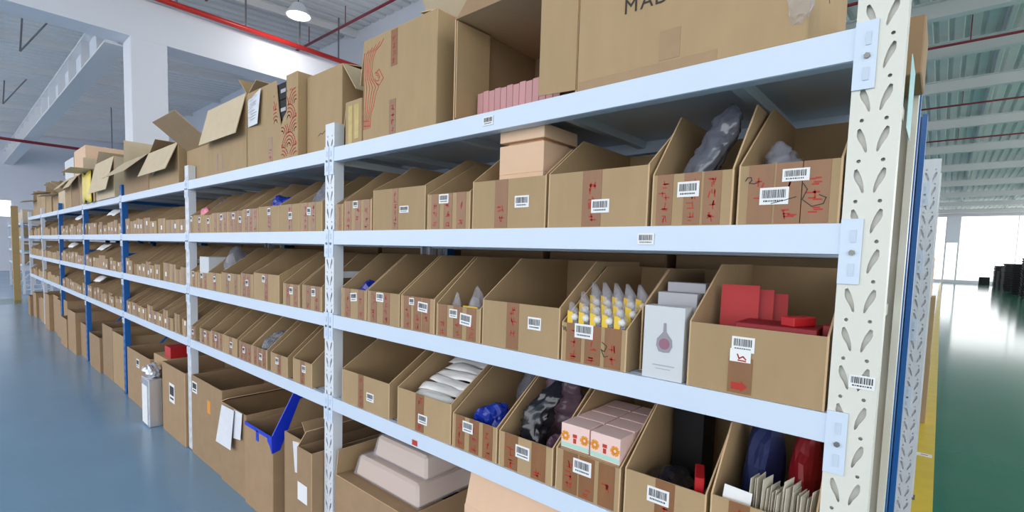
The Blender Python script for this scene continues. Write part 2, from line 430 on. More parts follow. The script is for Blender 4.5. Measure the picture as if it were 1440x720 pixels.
wall_grid('y', 5.6, -33.6, -6.0, 8.2, [], .25, 'wall_back', WALLM)
hf_ = [(-13,-6.2,.25,6.35), (-6.0,.28,.25,6.35), (.28,1.2,.25,3.9), (1.2,9,.25,6.35)]
wall_grid('y', 62, -20, 9.2, 7.0, hf_, .3, 'wall_right', WALLM); windows('y', 62, hf_, .3, 2)

# pipes, hangers, lamps
def pipe(label, p0, p1, r, mtl, hangers=(), group=None):
    p0 = Vector(p0); p1 = Vector(p1)
    o = thing('sprinkler_pipe', label, 'pipe', p0, 0, group)
    MB().tube((0,0,0), p1-p0, r, 10).build('pipe_run', mtl, o, smooth=True)
    for t in hangers:
        q = (p1-p0)*t; top = roof_z(p0.y+q.y)-.02-p0.z-q.z
        MB().tube(q, q+Vector((0,0,max(.1,top))), r*.35, 6).build('hanger', mtl if r < .04 else GREYP, o)
    return o
pipe('thick bright red sprinkler pipe running along the top of the white girder', (-10.5,-3.4,5.78), (-10.5,5.6,5.78), .052, REDPIPE, (.2,.4,.57,.7,.82,.92))
pipe('thin dark red pipe branching off beyond the carton with red line drawing', (-12.4,4.66,6.3), (-6,4.66,6.3), .028, DRED, (.15,.4,.65,.9))
pipe('thin dark red branch pipe above the white girder', (-10.5,2.2,6.05), (-5.5,2.2,6.05), .026, DRED, (.06,.5))
pipe('red pipe crossing below the steel I-beam near the end wall', (-24,-6,4.9), (-24,5.5,4.87), .05, DRED, (.3,.8))
for k, y in enumerate((10.5, 14.8, 21.5, 27)):
    pipe('dark red sprinkler pipe under the roof of the green walkway, %s from the yellow-line racks' % ORD[k], (-6,y,roof_z(y)-.62), (RX1,y,roof_z(y)-.62), .03, DRED, (.2,.32,.5,.7))
pipe('red pipe running along the top of the bright window wall', (-12,61.6,6.62), (RX1,61.6,6.62), .07, REDPIPE)
for k, (x, y) in enumerate(((-13.5,-.6),(-15.5,.1),(-19,-1.2),(-22,.2))):
    o = thing('roof_hanger', 'grey V-shaped pipe hanger under the roof deck beside the steel I-beam', 'hanger', (x,y,roof_z(y)-.75), 0, 'grey hangers under the roof')
    MB().tube((0,0,0), (0,.05,.72), .018, 6).build('rod', GREYP, o)
    MB().tube((0,0,0), (.5,.5,.78), .018, 6).build('rod', GREYP, o)
def lamp(x, y, z, power, label):
    o = thing('high_bay_lamp', label, 'lamp', (x,y,z))
    m = MB(); m.tube((0,0,0), (0,0,.22), .24, 20, r1=.1); m.build('lamp_shade', LAMP, o, smooth=False)
    MB().tube((0,0,-.012), (0,0,.0), .21, 20).build('lens', LAMPE, o)
    MB().tube((0,0,.22), (0,0,roof_z(y)-z-.01), .012, 6).build('rod', GREYP, o)
    l = bpy.data.lights.new('lamp_light', 'AREA'); l.shape = 'DISK'; l.size = .42; l.energy = power; l.color = (1, .98, .95)
    lo = bpy.data.objects.new('lamp_light', l); COL.objects.link(lo); lo.parent = o; lo.location = (0,0,-.03)
lamp(-9.7, 3.57, 6.05, 35, 'round high bay lamp hanging beyond the red pipe')

# ================================================================== RACKS
LV = [0.8296, 1.2141, 1.5946, 1.9648]; PW = 0.078; PD = 0.047; RD = 0.6
def post_mesh(h, holes=True):
    """front sheet with tear-drop slots and round holes (real holes), two side flanges with a folded lip"""
    cu = bpy.data.curves.new('post_profile', 'CURVE'); cu.dimensions = '2D'; cu.fill_mode = 'BOTH'; cu.extrude = 0.0012
    def poly(pts):
        s = cu.splines.new('POLY'); s.points.add(len(pts)-1)
        for p, q in zip(s.points, pts): p.co = (q[0], q[1], 0, 1)
        s.use_cyclic_u = True
    poly([(0,0),(PW,0),(PW,h),(0,h)])
    if holes:
        n = int((h-.08)/.0765)
        for i in range(n):
            z = .04+i*.0765
            for sgn, cx in ((-1, .023), (1, .055)):
                pts = [(.0045,.0235),(.0085,.0215),(.0092,.010),(.0062,.001),(-.0005,-.010),(-.005,-.021),(-.0078,-.0235),(-.0090,-.019),(-.0075,-.006),(-.0035,.008),(.001,.018)]
                poly([(cx+sgn*a, z+.028+b) for a, b in (pts if sgn > 0 else pts[::-1])])
                poly([(cx+sgn*.003+.0036*math.cos(t), z+.066+.0036*math.sin(t)) for t in [math.pi*2*j/8 for j in range(8)]])
    co = bpy.data.objects.new('post_profile', cu); COL.objects.link(co)
    dg = bpy.context.evaluated_depsgraph_get(); me0 = bpy.data.meshes.new_from_object(co.evaluated_get(dg))
    bpy.data.objects.remove(co); 
    m = MB()
    vs_ = [(v.co.x, -v.co.z+.0012, v.co.y) for v in me0.vertices]
    m.add(vs_, [tuple(p.vertices) for p in me0.polygons])
    bpy.data.meshes.remove(me0)
    for a, b in ((0,.0022),(PW-.0022,PW)): m.box(a, b, .0022, PD, 0, h)
    for a, b in ((.0022,.016),(PW-.016,PW-.0022)): m.box(a, b, PD-.0022, PD, 0, h)
    m.box(.0022, PW-.0022, .010, .012, 0, h)
    return m
PH = 2.075
_pp = post_mesh(PH).build('upright_post', WPOST); POST_ME = {}
for nm, mt in (('white', WPOST), ('beige', BEIGE), ('blue', BLUE)):
    me = _pp.data.copy(); me.materials.clear(); me.materials.append(mt); POST_ME[nm] = me
bpy.data.objects.remove(_pp)
_pl = None
def conn_mesh(flip):
    m = MB(); s = -1 if flip else 1
    x0, x1 = (0, .036)
    xs_ = sorted((s*x0, s*x1))
    m.box(xs_[0], xs_[1], -.0035, 0, -.118, .008)
    for z in (-.025, -.09):                     # pressed tongues
        m.box(*sorted((s*.017, s*.026)), -.0055, -.0035, z-.012, z+.012, 2)
    m.tube((s*.021, -.0035, -.057), (s*.021, -.008, -.057), .0055, 6, 1)
    return m
CONN = [conn_mesh(False).build('connector_plate', [STEEL, BOLT, DECK]).data, conn_mesh(True).build('connector_plate', [STEEL, BOLT, DECK]).data]
for o in [o for o in bpy.data.objects if o.name.startswith('connector_plate')]: bpy.data.objects.remove(o)
def link_mesh(name, me, parent, loc, rot=(0,0,0)):
    o = bpy.data.objects.new(name, me); COL.objects.link(o); o.parent = parent; o.location = loc; o.rotation_euler = rot; return o
def beam_mesh(L):
    m = MB()
    prof = [(0,0),(0,-.060),(.004,-.0615),(.035,-.0615),(.035,-.016),(.022,-.016),(.022,-.001),(.019,0)]
    m.prism(prof, 'x', 0, L); return m
def rack(label, x_end, y0, posts, levels=LV, bay=2.0, plates_first=True, ph=PH, brace=True, sub=True):
    """posts: colours from the near end; front at y0"""
    r = thing('shelving_rack', label, 'rack', (x_end, y0, 0))
    L = bay-PW
    bm_ = beam_mesh(L).build('beam', STEEL).data; dm_ = MB().box(.002, L-.002, .036, RD-.036, -.020, -.0015).build('shelf_panel', DECK).data
    cm_ = MB(); cm_.prism([(-.02,-.020),(.02,-.020),(.014,-.044),(-.014,-.044)], 'y', .036, RD-.036); cm_ = cm_.build('cross_member', DECK).data
    for o in [o for o in bpy.data.objects if o.name.split('.')[0] in ('beam','shelf_panel','cross_member') and o.parent is None]: bpy.data.objects.remove(o)
    for i, c in enumerate(posts):
        x = -bay*i
        sc = ph/PH
        a = link_mesh('upright_post', POST_ME[c], r, (x, 0, 0)); a.scale = (1,1,sc)
        b = link_mesh('upright_post', POST_ME[c], r, (x+PW, RD, 0), (0,0,math.pi)); b.scale = (1,1,sc)
        for pz, py in ((0, -.008), (0, RD-PD-.03)):
            MB().box(x-.01, x+PW+.01, py, py+PD+.038, 0, .004).build('foot_plate', BOLT, r)
        mt = POST_ME[c].materials[0]
        for z in (.12, .75, 1.38, 1.9):
            MB().box(x+.028, x+.050, PD, RD-PD, z, z+.03).build('frame_brace', mt, r)
        for z in (.15, .78, 1.41):
            if z > 1.3: continue
            m = MB(); m.add([(x+.03,PD,z),(x+.045,PD,z),(x+.045,RD-PD,z+.6),(x+.03,RD-PD,z+.6),(x+.03,PD,z+.03),(x+.045,PD,z+.03),(x+.045,RD-PD,z+.63),(x+.03,RD-PD,z+.63)],
                            [(0,3,2,1),(4,5,6,7),(0,1,5,4),(1,2,6,5),(2,3,7,6),(3,0,4,7)]); m.build('frame_brace', mt, r)
        if i == len(posts)-1: break
        for z in levels:
            xb = x-bay+PW
            bo = link_mesh('beam', bm_, r, (xb, -.002, z))
            link_mesh('connector_plate', CONN[1], bo, (0, .001, 0)); link_mesh('connector_plate', CONN[0], bo, (L, .001, 0))
            bb = link_mesh('beam', bm_, r, (xb+L, RD+.002, z), (0,0,math.pi))
            sp = link_mesh('shelf_panel', dm_, r, (xb, 0, z))
            for k in range(4): link_mesh('cross_member', cm_, sp, (L*(k+.5)/4, 0, 0))
    return r
R1 = rack('long light steel shelving rack with a beige perforated end post, stretching down the blue aisle', 0, 0, ['beige','white','white','blue','blue','blue','white','white'])
R2 = rack('shelving rack with blue posts standing back to back behind the beige end post', 0, .68, ['blue','blue','blue','blue','blue','blue'])
R3 = rack('white perforated shelving rack across the gap behind the blue posts', .037, 2.4, ['white','white'], ph=2.1)
R5 = rack('white shelving rack standing past the tall tan carton column at the far aisle end', -18.9, .25, ['white','white','white'])
FP = Face((0,-.0035,0), (1,0,0), (0,-1,0))
barcode(R1, Face((0,-.0012,0),(1,0,0),(0,-1,0)), .053, 1.288, .042, .026, seed=3)
for k, (x, z) in enumerate(((-.409, 1.563), (-.969, 1.937))): barcode(R1, FP, x, z, .044, .028, seed=20+k)
m = MB(); fquad(m, FP, -1.33, -1.30, .776-.0, .796, 0, .001); m.build('beam_sticker', REDP, R1)
m = MB(); m.box(.0785, .0795, .16, .30, 1.80, 1.95); m.build('film_strip', CYAN, R1)

# ================================================================== BINS, BAY 0 (between the beige end post and the first white post)
G0 = 'cut cardboard bins in the bay beside the beige end post'
SH = {3: 'upper bin shelf', 2: 'middle bin shelf', 1: 'lower bin shelf'}
z3, z2, z1, z4 = LV[2], LV[1], LV[0], LV[3]
B = bin_
B(-1.913,-1.848, z3,.12, 'very narrow cut bin squeezed against the first white post on the upper bin shelf', G0, yp=.25, tapes=(.5,), seed=1)
B(-1.842,-1.628, z3,.13, 'cut bin with two red-printed tapes beside the first white post, upper bin shelf', G0, tapes=(.15,.5,.82), lab=(.42,.85,.036,.03), seed=2)
B(-1.621,-1.283, z3,.163,'wide tall-fronted cut bin next to the two-tape bin on the upper bin shelf', G0, yp=.21, tapes=(.45,), lab=(.62,.48,.055,.026), seed=3, tw=.036)
B(-1.274,-1.048, z3,.127,'low cut bin with three tape strips left of the bin holding pinkish boxes', G0, yp=.24, hb=.27, tapes=(.2,.5,.8), lab=(.4,.84,.05,.032), seed=4)
B(-1.040,-.731, z3,.155, 'cut bin holding two stacked pinkish boxes on the upper bin shelf', G0, yp=.13, hb=.25, tapes=(.42,), lab=(.70,.52,.056,.036), seed=5, tw=.054)
B(-.725,-.410, z3,.155, 'wide empty cut bin between the pinkish boxes and the grey crumpled bag', G0, yp=.17, hb=.28, tapes=(.47,), lab=(.56,.36,.055,.036), seed=6, tw=.06)
B(-.403,-.207, z3,.126, 'cut bin with a large grey crumpled bag leaning out on the upper bin shelf', G0, yp=.15, hb=.30, tapes=(.17,.52,.76), lab=(.47,.68,.052,.036), seed=7, tw=.04)
b7 = B(-.200,-.003, z3,.130, 'cut bin with three red tapes, two barcodes and pen scribbles beside the beige end post', G0, yp=.24, hb=.31, tapes=(.24,.52,.77), lab=(.38,.46,.056,.036), lab2=(.58,.78,.05,.026), seed=8, tw=.05)
Fb = Face((0,-.001,0),(1,0,0),(0,-1,0)); m = MB()
fline(m, Fb, [(-.082,.095),(-.078,.102),(-.071,.102),(-.069,.096),(-.074,.09),(-.064,.088),(-.052,.092)], .0016, 0, .0006)
fline(m, Fb, [(-.028,.044),(-.002,.05),(.018,.056)], .0016, 0, .0006)
fline(m, Fb, [(.03,.083),(.038,.07),(.03,.05),(.048,.035),(.068,.04),(.072,.052),(.06,.058)], .0016, 0, .0006)
m.build('pen_scribble', INK, b7)
B(-1.862,-1.660, z2,.130, 'cut bin with a blue item inside beside the first white post, middle bin shelf', G0, tapes=(.25,.78), lab=(.5,.72,.05,.036,.1), seed=11)
B(-1.655,-1.430, z2,.132, 'empty cut bin second from the first white post, middle bin shelf', G0, tapes=(.2,.6), lab=(.4,.82,.05,.036), seed=12)
B(-1.424,-1.220, z2,.130, 'empty cut bin with two barcode labels, third from the first white post', G0, tapes=(.2,.5,.75), lab=(.66,.72,.056,.036,-.06), lab2=(.33,.84,.03,.026), seed=13)
B(-1.212,-.986, z2,.116, 'cut bin with clear bags and a yellow card, left of the wide empty bin', G0, tapes=(.15,.5,.8), lab=(.68,.62,.056,.04,-.08), lab2=(.4,.75,.04,.03), seed=14)
B(-.980,-.665, z2,.150, 'wide empty cut bin left of the sachet bin on the middle bin shelf', G0, tapes=(.42,), lab=(.70,.62,.05,.038), seed=15, tw=.05, yp=.19)
c6 = B(-.660,-.450, z2,.112, 'cut bin packed with clear sachets on yellow cards', G0, tapes=(.2,.5,.8), lab=(.36,.82,.06,.04), seed=16, tw=.05, yp=.24, hb=.27)
m = MB(); fline(m, Fb, [(-.10,.10),(-.096,.088),(-.092,.098),(-.088,.085)], .0014, 0, .0006); fline(m, Fb, [(.03,.07),(.045,.06),(.038,.045),(.028,.05),(.038,.03),(.05,.035)], .0016, 0, .0006); m.build('pen_scribble', INK, c6)
# narrow carton without a front, holding the white perfume boxes
o = thing('cardboard_bin', 'narrow carton with its front cut away around the white perfume boxes', 'box', (-.367, .056, z2+.0006), 0, G0)
m = MB(); sd = [(0,0),(.44,0),(.44,.27),(.16,.27),(0,.17)]
m.prism(sd, 'x', -.072, -.068, 0, 1); m.prism(sd, 'x', .068, .072, 0, 1); m.box(-.068,.068,0,.44,.0005,.004); m.prism([(-.068,0),(.068,0),(.068,.268),(-.068,.268)], 'y', .436, .44, 0, 1)
m.build('body', [K, KE], o)
c8 = B(-.291,-.004, z2,.155, 'large plain cut bin holding red card folders beside the beige end post', G0, yp=.2, hb=.29, seed=18, lab=(.43,.74,.048,.034))
tape(c8, Fb, -.023, .004, .085, wd=.05, printed=False); m = MB(); fquad(m, Fb, -.046, -.002, .075, .104, .0004, .0014); w_ = m.build('paper_sticker', WHT, c8)
m = MB(); fline(m, Fb, [(-.03,.092),(-.026,.083),(-.018,.088),(-.012,.082)], .003, .0014, .0018); fline(m, Fb, [(-.028,.079),(-.012,.078)], .003, .0014, .0018); m.build('printing', RED, w_)
m = MB(); pts = [(-.04,.012),(-.02,.012),(-.02,.007),(-.006,.02),(-.02,.033),(-.02,.028),(-.04,.028)]
m.add([Fb.p(a,b,.0012) for a,b in pts], [tuple(range(7))]); m.build('red_arrow', RED, c8)
B(-1.853,-1.490, z1,.148, 'wide empty cut bin beside the first white post, lower bin shelf', G0, tapes=(.42,), lab=(.62,.42,.052,.036), seed=21, tw=.04, yp=.22)
B(-1.438,-1.120, z1,.148, 'cut bin heaped with white plastic bags on the lower bin shelf', G0, tapes=(.44,), lab=(.5,.36,.052,.036), seed=22, tw=.05, yp=.22)
B(-1.114,-.897, z1,.120, 'cut bin with a dark blue film packet inside, right of the white bags', G0, tapes=(.18,.5,.8), lab=(.36,.72,.05,.038), seed=23, yp=.24)
B(-.891,-.672, z1,.116, 'cut bin stuffed with a black and plum film bag', G0, tapes=(.24,.75), lab=(.46,.6,.056,.04), seed=24, tw=.055, yp=.23)
B(-.664,-.450, z1,.125, 'cut bin filled with small pink printed boxes', G0, tapes=(.24,.5,.8), lab=(.43,.72,.06,.042), seed=25, tw=.05, yp=.24)
B(-.441,-.225, z1,.132, 'dark cut bin with a red object inside, right of the pink boxes', G0, tapes=(.52,), lab=(.44,.66,.058,.04), seed=26, tw=.05, yp=.2)
B(-.219,-.004, z1,.140, 'cut bin of grey-white paper cards in front of navy cloth, beside the beige end post', G0, tapes=(.3,.7), seed=27, yp=.12, hb=.28)

# ---- contents, bay 0
def solid(name, label, cat, x0, x1, y0, y1, z, h, mtl, rz=0.0, rx=0.0, group=None, bevel=.0015):
    m = MB(); wd, d = x1-x0, y1-y0; m.box(-wd/2, wd/2, 0, d, 0, h)
    o = m.build(name, mtl, bevel=bevel); o.location = ((x0+x1)/2, y0, z); o.rotation_euler = (rx, 0, rz)
    return tag(o, label, cat, group) if label else o
T0 = .0056
# two pinkish boxes on an inner carton
solid('cardboard_box','pinkish carton supporting the pinkish boxes inside its bin','box', -.955,-.775,.040,.22, z3+T0,.168,KPK)
o = solid('cardboard_box','lower of the two pinkish lidded boxes stacked in the bin','box', -.955,-.775,.040,.22, z3+T0+.168,.092,KPK)
o = solid('cardboard_box','upper of the two pinkish lidded boxes stacked in the bin','box', -.955,-.775,.040,.22, z3+T0+.27,.042,KPK)
m = MB(); m.box(-.07,.07,.022,.158,-.0102,.0005); m.build('neck', KPK, o)
# grey crumpled bags on the first shelf
film_bag('plastic_bag','tall grey shiny crumpled bag leaning out of its bin under the top shelf','bag', [(-.335,.10,z3+.03),(-.325,.105,z3+.13),(-.30,.12,z3+.19),(-.285,.14,z3+.235),(-.272,.15,z3+.28),(-.268,.155,z3+.312)], [.042,.046,.04,.042,.036,.006], mat('grey_black_film',(96,98,110),.2,spec=.9,var=.2,scale=26,bump=1.0,bscale=18), seed=2, squash=.8, rip=.3)
film_bag('plastic_bag','small grey clear bag behind the scribbled bin front','bag', [(-.13,.12,z3+.066),(-.135,.13,z3+.12),(-.15,.14,z3+.17),(-.155,.15,z3+.205)], [.05,.045,.035,.008], GREYFILM, seed=12, rip=.3)
crumple('plastic_bag','dark clear bag lying under the scribbled bin film','bag', (-.105,.15,z3+T0+.0015), (.15,.2,.05), BLKBAG, seed=13, amp=.3, sub=3)
crumple('plastic_bag','pale grey bag wedged high between the first white post and the narrow bins','bag', (-1.8805,.20,z3+T0+.002), (.040,.1,.27), GREYFILM, seed=14, amp=.2, sub=3)
# second shelf
crumple('film_packet','dark blue film packet in the bin beside the first white post','packet', (-1.762,.085,z2+T0+.0015), (.16,.12,.15), BLUEF, seed=21, amp=.35, sub=3)
for k in range(4):
    o = thing('clear_bag','clear bag with a folded top standing in the bin left of the wide empty bin','bag', (-1.165+.045*k,.06+.062*(k%2),z2+T0), .3*k, 'clear bags in the second shelf bin')
    crumple('film','', '', (0,0,0), (.075,.05,.15+.02*(k%2)), CLEAR, seed=30+k, amp=.45, sub=3, shape=neck, parent=o)
solid('yellow_card','yellow card standing upright among the clear bags','card', -1.09,-1.02,.02,.022, z2+T0,.112,YELC, bevel=0)
for k in range(5):           # sachets in front, each a clear bag with a yellow card and a white ball inside
    for j in range(3):
        x = -.631+.0375*k+.002*j; y = .013+.055*j
        o = thing('sachet', 'clear sachet with a yellow card and a white ball inside, in the sachet bin', 'sachet', (x, y, z2+T0), random.Random(k*3+j).uniform(-.05,.05), 'sachets on yellow cards')
        m = MB(); m.prism([(-.0165,.001),(.0165,.001),(.0172,.105+.02*j),(.0155,.135+.026*j),(-.011,.165+.028*j),(-.0165,.12+.02*j)], 'y', 0, .018); m.build('film', CLEAR, o, bevel=.002)
        m = MB(); m.prism([(-.015,.09+.01*j),(.002,.085+.01*j),(.004,.135+.02*j),(-.015,.14+.02*j)], 'y', -.0016, .0); m.build('card', YELC, o)
        bm = bmesh.new(); bmesh.ops.create_icosphere(bm, subdivisions=2, radius=.011); me = bpy.data.meshes.new('ball'); bm.to_mesh(me); bm.free(); me.materials.append(WBAG)
        q = bpy.data.objects.new('ball', me); COL.objects.link(q); q.parent = o; q.location = (.006,.004,.122+.018*j)
# three white perfume boxes standing one behind the other
for k, (y, x, mt) in enumerate(((.004,-.354,WBOX),(.085,-.357,GBOX),(.155,-.362,GBOX))):
    o = thing('perfume_box', ['front white box printed with a purple bottle on the second shelf','middle pale grey box right behind the white perfume box','rear pale grey box of the perfume box row'][k], 'box', (x, y, z2+.0005 if k == 0 else z2+T0), 0, 'pale perfume boxes')
    hh = (.183,.208,.232)[k]
    MB().box(-.052,.052,0,.05,0,hh).build('body', mt, o, bevel=.001)
    if k == 0:
        Fq = Face((0,-.0002,0),(1,0,0),(0,-1,0)); m = MB()
        prof = [(0,.068),(.014,.07),(.021,.085),(.0195,.102),(.010,.113),(.0045,.12),(.0035,.142)]
        pts = [(a,b) for a,b in prof] + [(-a,b) for a,b in reversed(prof[1:])]
        m.add([Fq.p(a+.004,b,.0004) for a,b in pts], [tuple(range(len(pts)))]); pr_ = m.build('bottle_print', mat('grey_print',(150,146,156),.5), o)
        m = MB(); pts = [(.014*math.cos(t)+.004, .09+.014*math.sin(t)) for t in [i*math.pi/8 for i in range(16)]]
        m.add([Fq.p(a,b,.0008) for a,b in pts], [tuple(range(16))]); m.build('bottle_heart_print', PURP, pr_)
        m = MB(); fquad(m, Fq, -.024,.032,.034,.037,0,.0004); fquad(m, Fq, -.016,.022,.026,.028,0,.0004); m.build('caption_lines', GBOX, o)
# red card folders in the big bin
for k in range(3):
    solid('red_folder', 'bright red card folder leaning inside the large plain bin', 'folder', -.262+.026*k,-.175+.026*k,.135+.03*k,.141+.03*k, z2+T0+.0016,.235-.01*k, REDC, rz=.25, rx=-.12, group='red folders in the large bin', bevel=0)
solid('red_box', 'dark red gift box lying in the large plain bin behind the folders', 'box', -.19,-.03,.014,.122, z2+T0+.001,.157, DREDC)
o = solid('red_box', 'bright red slim box tilted on the dark red gift box', 'box', -.105,-.072,.03,.095, z2+T0+.1582,.02, REDC, rz=-.5)
solid('red_box', 'small dark red box beside the beige end post inside the large bin', 'box', -.026,-.012,.05,.25, z2+T0+.001,.165, DREDC)
# third shelf
crumple('plastic_bag','clear white plastic bag bulging at the back of the white bag bin','bag', (-1.28,.385,z1+T0+.002), (.20,.12,.24), CLEAR, seed=41, amp=.25, sub=3)
def pouch(name, label, loc, rot, L, W_, th, mtl, seed, group):
    nu, nv = 17, 9; top = []; bot = []
    for a in range(nu):
        for b in range(nv):
            u = a/(nu-1)*2-1; v = b/(nv-1)*2-1
            h = th*max(0, 1-abs(u)**3)**.5*max(0, 1-v*v)**.5
            n = noise.noise(Vector((u*3.1, v*1.6, seed*2.7)))*.5+abs(noise.noise(Vector((u*5, v*4, seed*1.3))))*.6
            x, y = u*L/2*(1+.04*math.sin(seed+v*2)), v*W_/2*(1+.12*math.sin(u*4+seed)); bend = .005*math.sin(u*2.6+seed*1.9)
            top.append((x, y, bend+h*(1-.6*n)+.0006)); bot.append((x, y, bend-h*(.7-.5*n)))
    I = lambda a, b: a*nv+b; N = nu*nv
    fs = [(I(a,b), I(a+1,b), I(a+1,b+1), I(a,b+1)) for a in range(nu-1) for b in range(nv-1)]
    fs += [tuple(q+N for q in reversed(f)) for f in fs]
    rim = [I(a,0) for a in range(nu)]+[I(nu-1,b) for b in range(1,nv)]+[I(a,nv-1) for a in range(nu-2,-1,-1)]+[I(0,b) for b in range(nv-2,0,-1)]
    fs += [(rim[q], rim[q-1], rim[q-1]+N, rim[q]+N) for q in range(len(rim))]
    m = MB(); m.add(top+bot, fs); o = m.build(name, mtl, smooth=True, loc=loc, rot=rot); return tag(o, label, 'bag', group)
for k in range(6):
    r = random.Random(50+k)
    pouch('poly_bag', 'folded white poly bag heaped in the white bag bin', (-1.279+r.uniform(-.012,.012), .052+.044*k, z1+.134+.019*k), (.42+r.uniform(-.06,.06), r.uniform(-.03,.05), r.uniform(-.16,.16)), r.uniform(.2,.23), .05, .0115, WBAG, 50+k, 'folded white poly bags')
solid('cardboard_box','flat carton filling the bottom of the white bag bin','box', -1.42,-1.14,.03,.3, z1+T0,.105, K)
crumple('film_packet','dark blue shiny film packet in the bin right of the white bags','packet', (-1.008,.105,z1+T0+.0015), (.16,.15,.16), BLUEF, seed=61, amp=.45, freq=3, sub=4)
crumple('plastic_bag','grey-blue clear bag standing at the back behind the dark blue packet','bag', (-1.0,.33,z1+T0+.0015), (.15,.15,.27), GREYFILM, seed=62, amp=.3, sub=3)
film_bag('plastic_bag','black shiny crumpled film bag stuffed in its bin','bag', [(-.81,.085,z1+.02),(-.81,.085,z1+.10),(-.80,.09,z1+.17),(-.775,.12,z1+.235),(-.76,.15,z1+.28)], [.05,.055,.05,.04,.01], BLKBAG, seed=64, squash=.8, rip=.32)
film_bag('plastic_bag','plum tinted clear bag bulging behind the black film bag','bag', [(-.79,.25,z1+.02),(-.79,.24,z1+.12),(-.80,.23,z1+.2),(-.80,.22,z1+.29)], [.075,.085,.08,.05], clear_film('plum_film',(150,120,140),.6), seed=65, squash=.8, rip=.25)
crumple('plastic_bag','small plum tinted bag right of the black film bag','bag', (-.709,.062,z1+T0+.0015), (.05,.08,.13), clear_film('plum_film_dark',(120,92,116),.6), seed=66, amp=.5, sub=3)
def pink_box(x, y, z, rz, lab, sx=.094, sy=.075, sz=.072, printed=True):
    o = thing('cosmetic_box', lab, 'box', (x,y,z), rz, 'small pink printed boxes')
    MB().box(-sx/2,sx/2,0,sy,0,sz).build('body', PINKB, o, bevel=.0012)
    if printed:
        Fq = Face((0,-.0002,0),(1,0,0),(0,-1,0)); m = MB()
        for cx in (-.032,.032):
            m = MB()
            for i in range(6):
                t = i*math.pi/3; fquad(m, Fq, cx+.009*math.cos(t)-.005, cx+.009*math.cos(t)+.005, .036+.009*math.sin(t)-.005, .036+.009*math.sin(t)+.005, 0, .0004, rot=t)
            m.build('flower_print', ORNG, o)
        m = MB(); fquad(m, Fq, -.046,.046,.004,.016,0,.0003); m.build('mint_band', MINT, o)
        m = MB(); fquad(m, Fq, -.007,.007,.036,.046,0,.0004); fquad(m, Fq, -.005,.005,.02,.034,0,.0004); m.build('figure_print', REDP, o)
solid('cardboard_box','carton block lifting the pink boxes inside their bin','box', -.655,-.459,.012,.4, z1+T0+.001,.1205, K)
zb = z1+T0+.1222
pink_box(-.6065,.014,zb,.02,'front pink printed box left of its twin at the bin mouth'); pink_box(-.5075,.012,zb,-.03,'front pink printed box right of its twin at the bin mouth')
for k in range(3):
    for j in range(2):
        pink_box(-.6065+.099*j, .094+.08*k, zb, random.Random(70+k*2+j).uniform(-.02,.02), 'pink printed box lying deeper in the pink box bin', printed=False)
solid('red_object','red plastic object lying in the dark bin','object', -.265,-.243,.03,.12, z1+T0,.15, REDC, rz=.35)
crumple('plastic_bag','black film bag lying in the dark bin beside the red object','bag', (-.367,.13,z1+T0+.0015), (.12,.2,.12), BLKBAG, seed=71, amp=.3, sub=3)
solid('black_box','black box standing at the back of the dark bin','box', -.42,-.33,.26,.36, z1+T0,.24, BLACKP)
crumple('cloth_bundle','navy cloth bundle behind the paper cards','cloth', (-.158,.23,z1+T0+.0015), (.095,.2,.30), NAVY, seed=72, amp=.25, sub=3)
crumple('cloth_bundle','dark red cloth bundle behind the paper cards beside the beige end post','cloth', (-.058,.21,z1+T0+.0015), (.08,.18,.30), DREDC, seed=73, amp=.25, sub=3)
for k in range(22):
    r = random.Random(80+k); hgt = r.uniform(.17,.205)
    o = MB().box(-.021,.021,-.0006,.0006,0,hgt).build('paper_card', CREAM); o.location = (-.150+.0058*k, .044+.018*r.random(), z1+T0+.0024); o.rotation_euler = (.05+r.uniform(-.010,.010), r.uniform(-.08,.08), math.pi/2-.2+r.uniform(-.05,.05))
    tag(o, 'thin grey-white paper card standing in the card bin beside the beige end post', 'card', 'paper cards in the card bin')
o = MB().box(-.03,.03,-.0006,.0006,0,.155).build('paper_card', WHT); o.location = (-.178,.0165,z1+T0+.004); o.rotation_euler = (-.03,.10,.08); tag(o, 'tilted blank white card at the edge of the card bin', 'card')
solid('white_strip','white flat strip end on the third shelf beside the first white post','strip', -1.915,-1.865,.05,.3, z1+.25,.016, WBOX) if False else None

# ================================================================== BINS, BAY 1
G1 = 'cut cardboard bins in the second bay from the beige end post'
def row(edges, z, hfs, shelf, seeds):
    n = len(edges)
    for k, ((a, b), hf) in enumerate(zip(edges, hfs)):
        r = random.Random(seeds+k)
        tp = r.choice(((.3,.75),(.5,),(.25,.6),(.2,.5,.8)))
        B(a, b, z, hf, 'cut bin on the %s, %s from the second white post towards the first' % (SH[shelf], ORD[k]), G1, tapes=tp, lab=(r.uniform(.35,.6), r.uniform(.55,.85), .036, .036, r.uniform(-.08,.08)), seed=seeds+k, tw=.045, yp=r.uniform(.19,.24), hb=r.uniform(.27,.295), detail=2)
row([(-3.915,-3.848),(-3.844,-3.615),(-3.612,-3.48),(-3.477,-3.184),(-3.181,-3.05),(-3.046,-2.963),(-2.96,-2.745),(-2.74,-2.476),(-2.473,-2.255),(-2.252,-2.033)], z3, [.12,.125,.12,.128,.128,.13,.135,.14,.14,.14], 3, 100)
row([(-3.915,-3.78),(-3.772,-3.562),(-3.56,-3.316),(-3.313,-3.005),(-3.0,-2.818),(-2.814,-2.485),(-2.442,-2.256),(-2.23,-2.033)], z2, [.11,.11,.12,.13,.14,.152,.115,.12], 2, 120)
row([(-3.915,-3.838),(-3.745,-3.522),(-3.518,-3.292),(-3.288,-3.068),(-3.034,-2.846),(-2.842,-2.64),(-2.595,-2.39),(-2.332,-2.128)], z1, [.1,.105,.115,.115,.11,.11,.11,.12], 1, 140)
